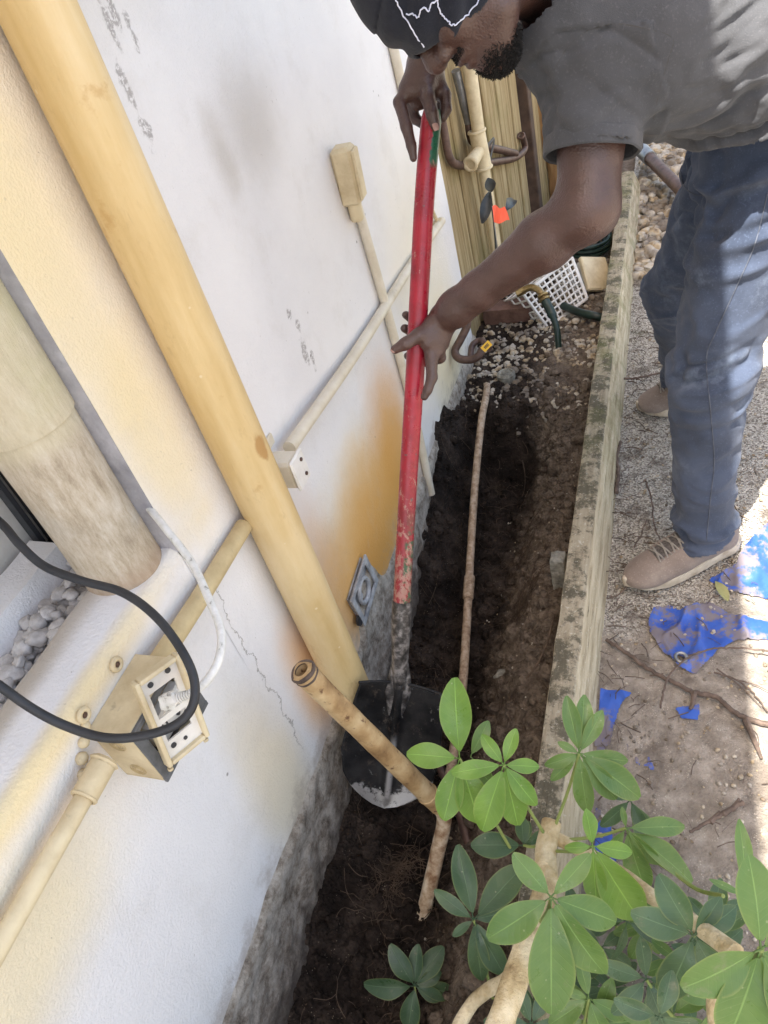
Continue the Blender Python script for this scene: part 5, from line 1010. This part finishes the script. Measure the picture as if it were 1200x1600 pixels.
tarp('tarp_scrap', 'narrow blue tarp strip sticking up beside the timber board', [(938, 1076), (962, 1078), (990, 1080), (972, 1100), (962, 1125), (952, 1165), (928, 1165)], sd=8, amp=.006)
tarp('tarp_scrap', 'buried blue tarp patch showing through sand beside the plant', [(948, 1165), (1000, 1160), (1035, 1218), (985, 1215), (935, 1205), (930, 1165)], sd=11, amp=.004, lift=.006, thr=-.22)
tarp('tarp_scrap', 'small blue tarp patch in the sand in the middle of the path', [(1055, 1105), (1095, 1100), (1092, 1125), (1065, 1122)], sd=13, amp=.003, lift=.004, thr=-.15)
tarp('tarp_scrap', 'blue tarp strip hidden under the plant leaves along the timber', [(930, 1260), (950, 1270), (960, 1330), (975, 1400), (940, 1400), (928, 1320)], sd=15, amp=.004, lift=.004, thr=-.3)
def twig(label, pts, r0, r1, name='twig', mat='twig', z=.012, cat='twig', br=()):
    P = spline([on(x, y, 2, z) for x, y in pts], 8); P = P + .0011 * rng.normal(size=P.shape) * A(1, 1, .3); mb = MB(); mb.tube(P, np.linspace(r0, r1, len(P)), 8)
    for b in br: Q = spline([on(x, y, 2, z) for x, y in b], 6); mb.tube(Q, np.linspace(r1 * 1.2, r1 * .5, len(Q)), 6)
    return tag(mb.build(name, M[mat]), label, cat, 'roots and twigs on the path')
twig('long brown root winding across the sandy path below the tarp', [(948, 1000), (985, 1025), (1020, 1050), (1060, 1070), (1085, 1082), (1120, 1090), (1150, 1115), (1190, 1130), (1230, 1138)], .0045, .006, 'root', br=(((1085, 1082), (1082, 1100), (1078, 1108)), ((1165, 1125), (1180, 1160), (1190, 1185))))
twig('thin curved brown twig lying over the tarp eyelet', [(1032, 1105), (1038, 1075), (1050, 1050), (1075, 1027), (1110, 1014), (1160, 1013), (1210, 1018)], .0022, .002, z=.028)
twig('dark rotten stick on the sand right of the plant', [(1078, 1300), (1105, 1285), (1130, 1272), (1160, 1252)], .003, .005, br=(((1130, 1272), (1145, 1262), (1155, 1248)), ((1110, 1285), (1125, 1268))))
twig('forked thin twigs lying at the sunlit edge of the path', [(1115, 1050), (1150, 1062), (1175, 1080), (1200, 1112)], .002, .0015, br=(((1150, 1062), (1180, 1070), (1210, 1085)), ((1120, 1045), (1160, 1075), (1190, 1105))))
twig('black twig beside the toe of the rear shoe', [(975, 592), (1000, 590), (1030, 583), (1060, 578)], .004, .003)
twig('short thick dark twig along the timber by the path', [(962, 770), (966, 740), (965, 710), (970, 690)], .006, .004)
twig('thin twig from the timber to the front shoe toe', [(948, 935), (965, 930), (980, 915), (1010, 890)], .002, .0015)
twig('thin brown twig on the gritty path left of the trousers', [(1008, 750), (1018, 780), (1022, 820), (1032, 845)], .0028, .0015)
twig('short dark twig crossing the grit below the rear shoe', [(990, 855), (1000, 838), (1010, 812)], .0022, .0012)
# litter on path
mb = MB()
for k in range(420):
    x, y = U(.59, .92), U(.35, 2.9)
    if random.random() < .5: x = .585 + abs(random.gauss(0, .05))
    a = U(0, 6.28); L = U(.008, .05); P = [(x + math.cos(a) * L * t, y + math.sin(a) * L * t, .004 + .004 * random.random() + float(0)) for t in (0, .5, 1)]; P[1] = (P[1][0] + U(-.004, .004), P[1][1] + U(-.004, .004), P[1][2] + .004); mb.tube(spline(P, 3), U(.0005, .0022), 5, True, .5)
tag(mb.build('plant_litter', M['twig']), kind='stuff')
ll = MB(); p = on(1118, 908, 2, .02); q = on(1140, 935, 2, .02); leaf(ll, p, q - p, .055, .024, A(0, 0, 1)); tag(ll.build('fallen_leaf', pm('dry_green_leaf', [(.3, (.20, .20, .08)), (.7, (.32, .31, .13))], 20)), 'fallen yellow green leaf on the tarp by the shoe heel', 'leaf')
# big roots in trench
def troot(label, pts, r0, z=.01):
    P = []
    for (x, y) in pts:
        w = on(x, y, 2, -.2)
        for _ in range(4): w = on(x, y, 2, soil_z(min(.49, max(0, w[0])), w[1]) + z)
        P.append(w)
    P = spline(P, 6); mb = MB(); mb.tube(P, np.linspace(r0, r0 * .5, len(P)), 7); tag(mb.build('root', M['root']), label, 'root', 'loose roots in the trench')
troot('long thin root hanging down the soil slope right of the pale stone', [(866, 960), (856, 1000), (838, 1040), (815, 1068), (798, 1090), (797, 1130)], .003, .012)
troot('thin forked root beside the upper thin pipe', [(812, 700), (820, 740), (818, 770), (805, 800)], .0018)
troot('thin root left of the shovel socket in the dark soil', [(672, 850), (684, 880), (680, 920), (662, 960)], .002)
troot('short root on the slope below the concrete stub', [(838, 1060), (855, 1075), (862, 1090)], .002)

# ================================================================== plant
pl = thing('umbrella_plant', 'leafy umbrella plant with glossy green leaf fans beside the timber, nearest the viewer', 'plant', at(770, 1600, .98) * A(1, 1, 0) + A(0, -.25, 0))
def stem(pts, r0, r1, mat='stem', name='stem', n=8):
    P = spline([at(*p) if not isinstance(p, np.ndarray) else p for p in pts], n); mb = MB(); mb.tube(P, np.linspace(r0, r1, len(P)), 14 if r0 > .006 else 7)
    if r0 > .01: V = np.array(mb.v); V += .0022 * np.stack([fbm(V, 35, 3, k) for k in (1, 2, 3)], 1); mb.v = [tuple(v) for v in V]
    return mb.build(name, M[mat], pl)
base = A(.36, -.02, -.2)
stem([base, at(745, 1700, 1.0), at(785, 1590, 1.0), at(822, 1480, 1.03), at(852, 1390, 1.08), at(852, 1330, 1.13), at(862, 1285, 1.16)], .020, .0155, 'bark', 'trunk')
stem([at(700, 1640, 1.15), at(740, 1565, 1.15), at(800, 1525, 1.08), at(835, 1470, 1.03)], .011, .010, 'bark', 'branch')
stem([at(870, 1310, 1.15), at(930, 1340, 1.12), at(975, 1368, 1.08), at(1020, 1402, 1.02), at(1080, 1440, .95), at(1150, 1490, .86)], .010, .011, 'bark', 'branch')
stem([at(1000, 1330, 1.12), at(1050, 1362, 1.1), at(1090, 1390, 1.06), at(1130, 1400, 1.0)], .003, .003)
stem([at(1150, 1490, .86), at(1120, 1560, .85), at(1130, 1640, .85)], .010, .012, 'bark', 'branch')
def fan(cx, cy, d, tips, mat, wf=.42, src=None, sr=.0022, tilt=0., lift=.10):
    C = at(cx, cy, d); mb = MB()
    for (tx, ty) in tips:
        px = math.hypot(tx - cx, ty - cy); dz = U(-.10, .14) * px / F_PX * d + lift * px / F_PX * d; T = at(tx, ty, d + dz); v = T - C; L = np.linalg.norm(v); st = C + v * .10
        mb.tube([C, C + v * .06, st], .0011, 5); n_ = unit(IV * .8 + A(0, 0, .5) + .35 * rng.normal(size=3) * .6); leaf(mb, st, T - st + n_ * L * .16, L * .92, L * wf * U(.88, 1.12), n_, U(.10, .28), U(.08, .2), 12)
    o = mb.build('leaf_fan', M[mat], pl, True, 180); at_ = o.data.attributes.new('luv', 'FLOAT_VECTOR', 'POINT'); uvv = np.array(mb.uv + [(9., 0., 0.)] * (mb.n - len(mb.uv)), np.float32); at_.data.foreach_set('vector', uvv.ravel())
    if src is not None: stem([src, (src if isinstance(src, np.ndarray) else at(*src)) * .4 + C * .6 - A(0, 0, .01), C], sr * 1.2, sr)
    return C
node = at(858, 1315, 1.15)
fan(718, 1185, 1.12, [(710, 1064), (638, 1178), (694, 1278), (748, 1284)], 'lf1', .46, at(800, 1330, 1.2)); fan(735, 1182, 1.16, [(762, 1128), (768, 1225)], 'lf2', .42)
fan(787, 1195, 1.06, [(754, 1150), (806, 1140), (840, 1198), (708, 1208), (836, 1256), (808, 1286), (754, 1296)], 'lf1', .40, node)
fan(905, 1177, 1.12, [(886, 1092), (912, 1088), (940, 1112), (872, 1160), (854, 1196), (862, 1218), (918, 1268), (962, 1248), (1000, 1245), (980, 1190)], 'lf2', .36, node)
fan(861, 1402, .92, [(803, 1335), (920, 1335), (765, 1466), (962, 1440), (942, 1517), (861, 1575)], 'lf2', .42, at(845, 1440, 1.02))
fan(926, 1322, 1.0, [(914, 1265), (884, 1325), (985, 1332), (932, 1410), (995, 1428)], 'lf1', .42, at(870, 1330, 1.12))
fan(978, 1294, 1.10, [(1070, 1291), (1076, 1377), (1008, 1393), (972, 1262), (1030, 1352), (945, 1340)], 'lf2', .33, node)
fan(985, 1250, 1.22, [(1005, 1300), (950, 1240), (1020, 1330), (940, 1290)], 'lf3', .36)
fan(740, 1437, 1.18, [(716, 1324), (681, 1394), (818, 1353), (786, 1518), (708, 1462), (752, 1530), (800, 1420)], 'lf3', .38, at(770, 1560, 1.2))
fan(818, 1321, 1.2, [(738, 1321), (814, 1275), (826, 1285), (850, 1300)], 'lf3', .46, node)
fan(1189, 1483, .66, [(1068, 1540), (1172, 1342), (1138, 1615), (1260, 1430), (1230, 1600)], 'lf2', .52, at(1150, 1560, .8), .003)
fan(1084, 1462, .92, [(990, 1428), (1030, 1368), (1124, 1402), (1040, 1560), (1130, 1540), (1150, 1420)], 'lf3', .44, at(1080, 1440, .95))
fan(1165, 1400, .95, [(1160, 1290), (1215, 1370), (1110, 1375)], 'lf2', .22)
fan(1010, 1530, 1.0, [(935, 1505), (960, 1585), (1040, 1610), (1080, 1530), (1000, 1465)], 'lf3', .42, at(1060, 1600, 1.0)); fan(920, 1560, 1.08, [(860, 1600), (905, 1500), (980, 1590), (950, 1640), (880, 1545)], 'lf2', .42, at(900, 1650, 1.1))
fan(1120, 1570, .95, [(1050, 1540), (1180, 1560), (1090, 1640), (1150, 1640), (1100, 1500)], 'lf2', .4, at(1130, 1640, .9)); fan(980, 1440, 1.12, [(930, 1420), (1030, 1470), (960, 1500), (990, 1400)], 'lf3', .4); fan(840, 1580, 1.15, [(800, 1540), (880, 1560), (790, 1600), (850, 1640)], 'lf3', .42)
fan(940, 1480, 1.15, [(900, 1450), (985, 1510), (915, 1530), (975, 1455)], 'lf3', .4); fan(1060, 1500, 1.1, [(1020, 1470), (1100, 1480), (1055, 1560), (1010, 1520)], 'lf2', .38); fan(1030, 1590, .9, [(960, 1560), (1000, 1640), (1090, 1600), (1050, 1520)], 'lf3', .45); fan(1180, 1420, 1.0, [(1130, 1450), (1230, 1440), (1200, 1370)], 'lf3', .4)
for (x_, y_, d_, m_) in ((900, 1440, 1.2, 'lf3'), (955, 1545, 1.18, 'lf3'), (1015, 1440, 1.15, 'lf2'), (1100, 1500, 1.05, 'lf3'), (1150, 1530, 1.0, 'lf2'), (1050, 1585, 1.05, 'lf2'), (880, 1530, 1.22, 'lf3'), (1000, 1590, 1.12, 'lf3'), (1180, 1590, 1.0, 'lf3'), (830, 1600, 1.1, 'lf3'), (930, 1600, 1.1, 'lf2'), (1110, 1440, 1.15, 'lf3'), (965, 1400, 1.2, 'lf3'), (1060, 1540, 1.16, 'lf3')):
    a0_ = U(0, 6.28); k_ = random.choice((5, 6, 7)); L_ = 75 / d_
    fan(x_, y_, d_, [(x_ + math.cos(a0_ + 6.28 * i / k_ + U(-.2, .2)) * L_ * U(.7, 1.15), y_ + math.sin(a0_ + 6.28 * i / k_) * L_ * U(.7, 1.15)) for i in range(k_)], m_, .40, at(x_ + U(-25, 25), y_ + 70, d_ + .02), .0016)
dp_ = thing('small_umbrella_plant', 'small dark green umbrella plant at the bottom of the trench', 'plant', on(640, 1600, 2, -.28)); keep_pl = pl; pl = dp_
fan(648, 1541, 1.45, [(611, 1482), (653, 1477), (690, 1482), (571, 1541), (710, 1552), (638, 1606), (688, 1520), (690, 1560)], 'lf3', .46, on(655, 1640, 2, -.28)); pl = keep_pl
print('objects', len(COL.objects))
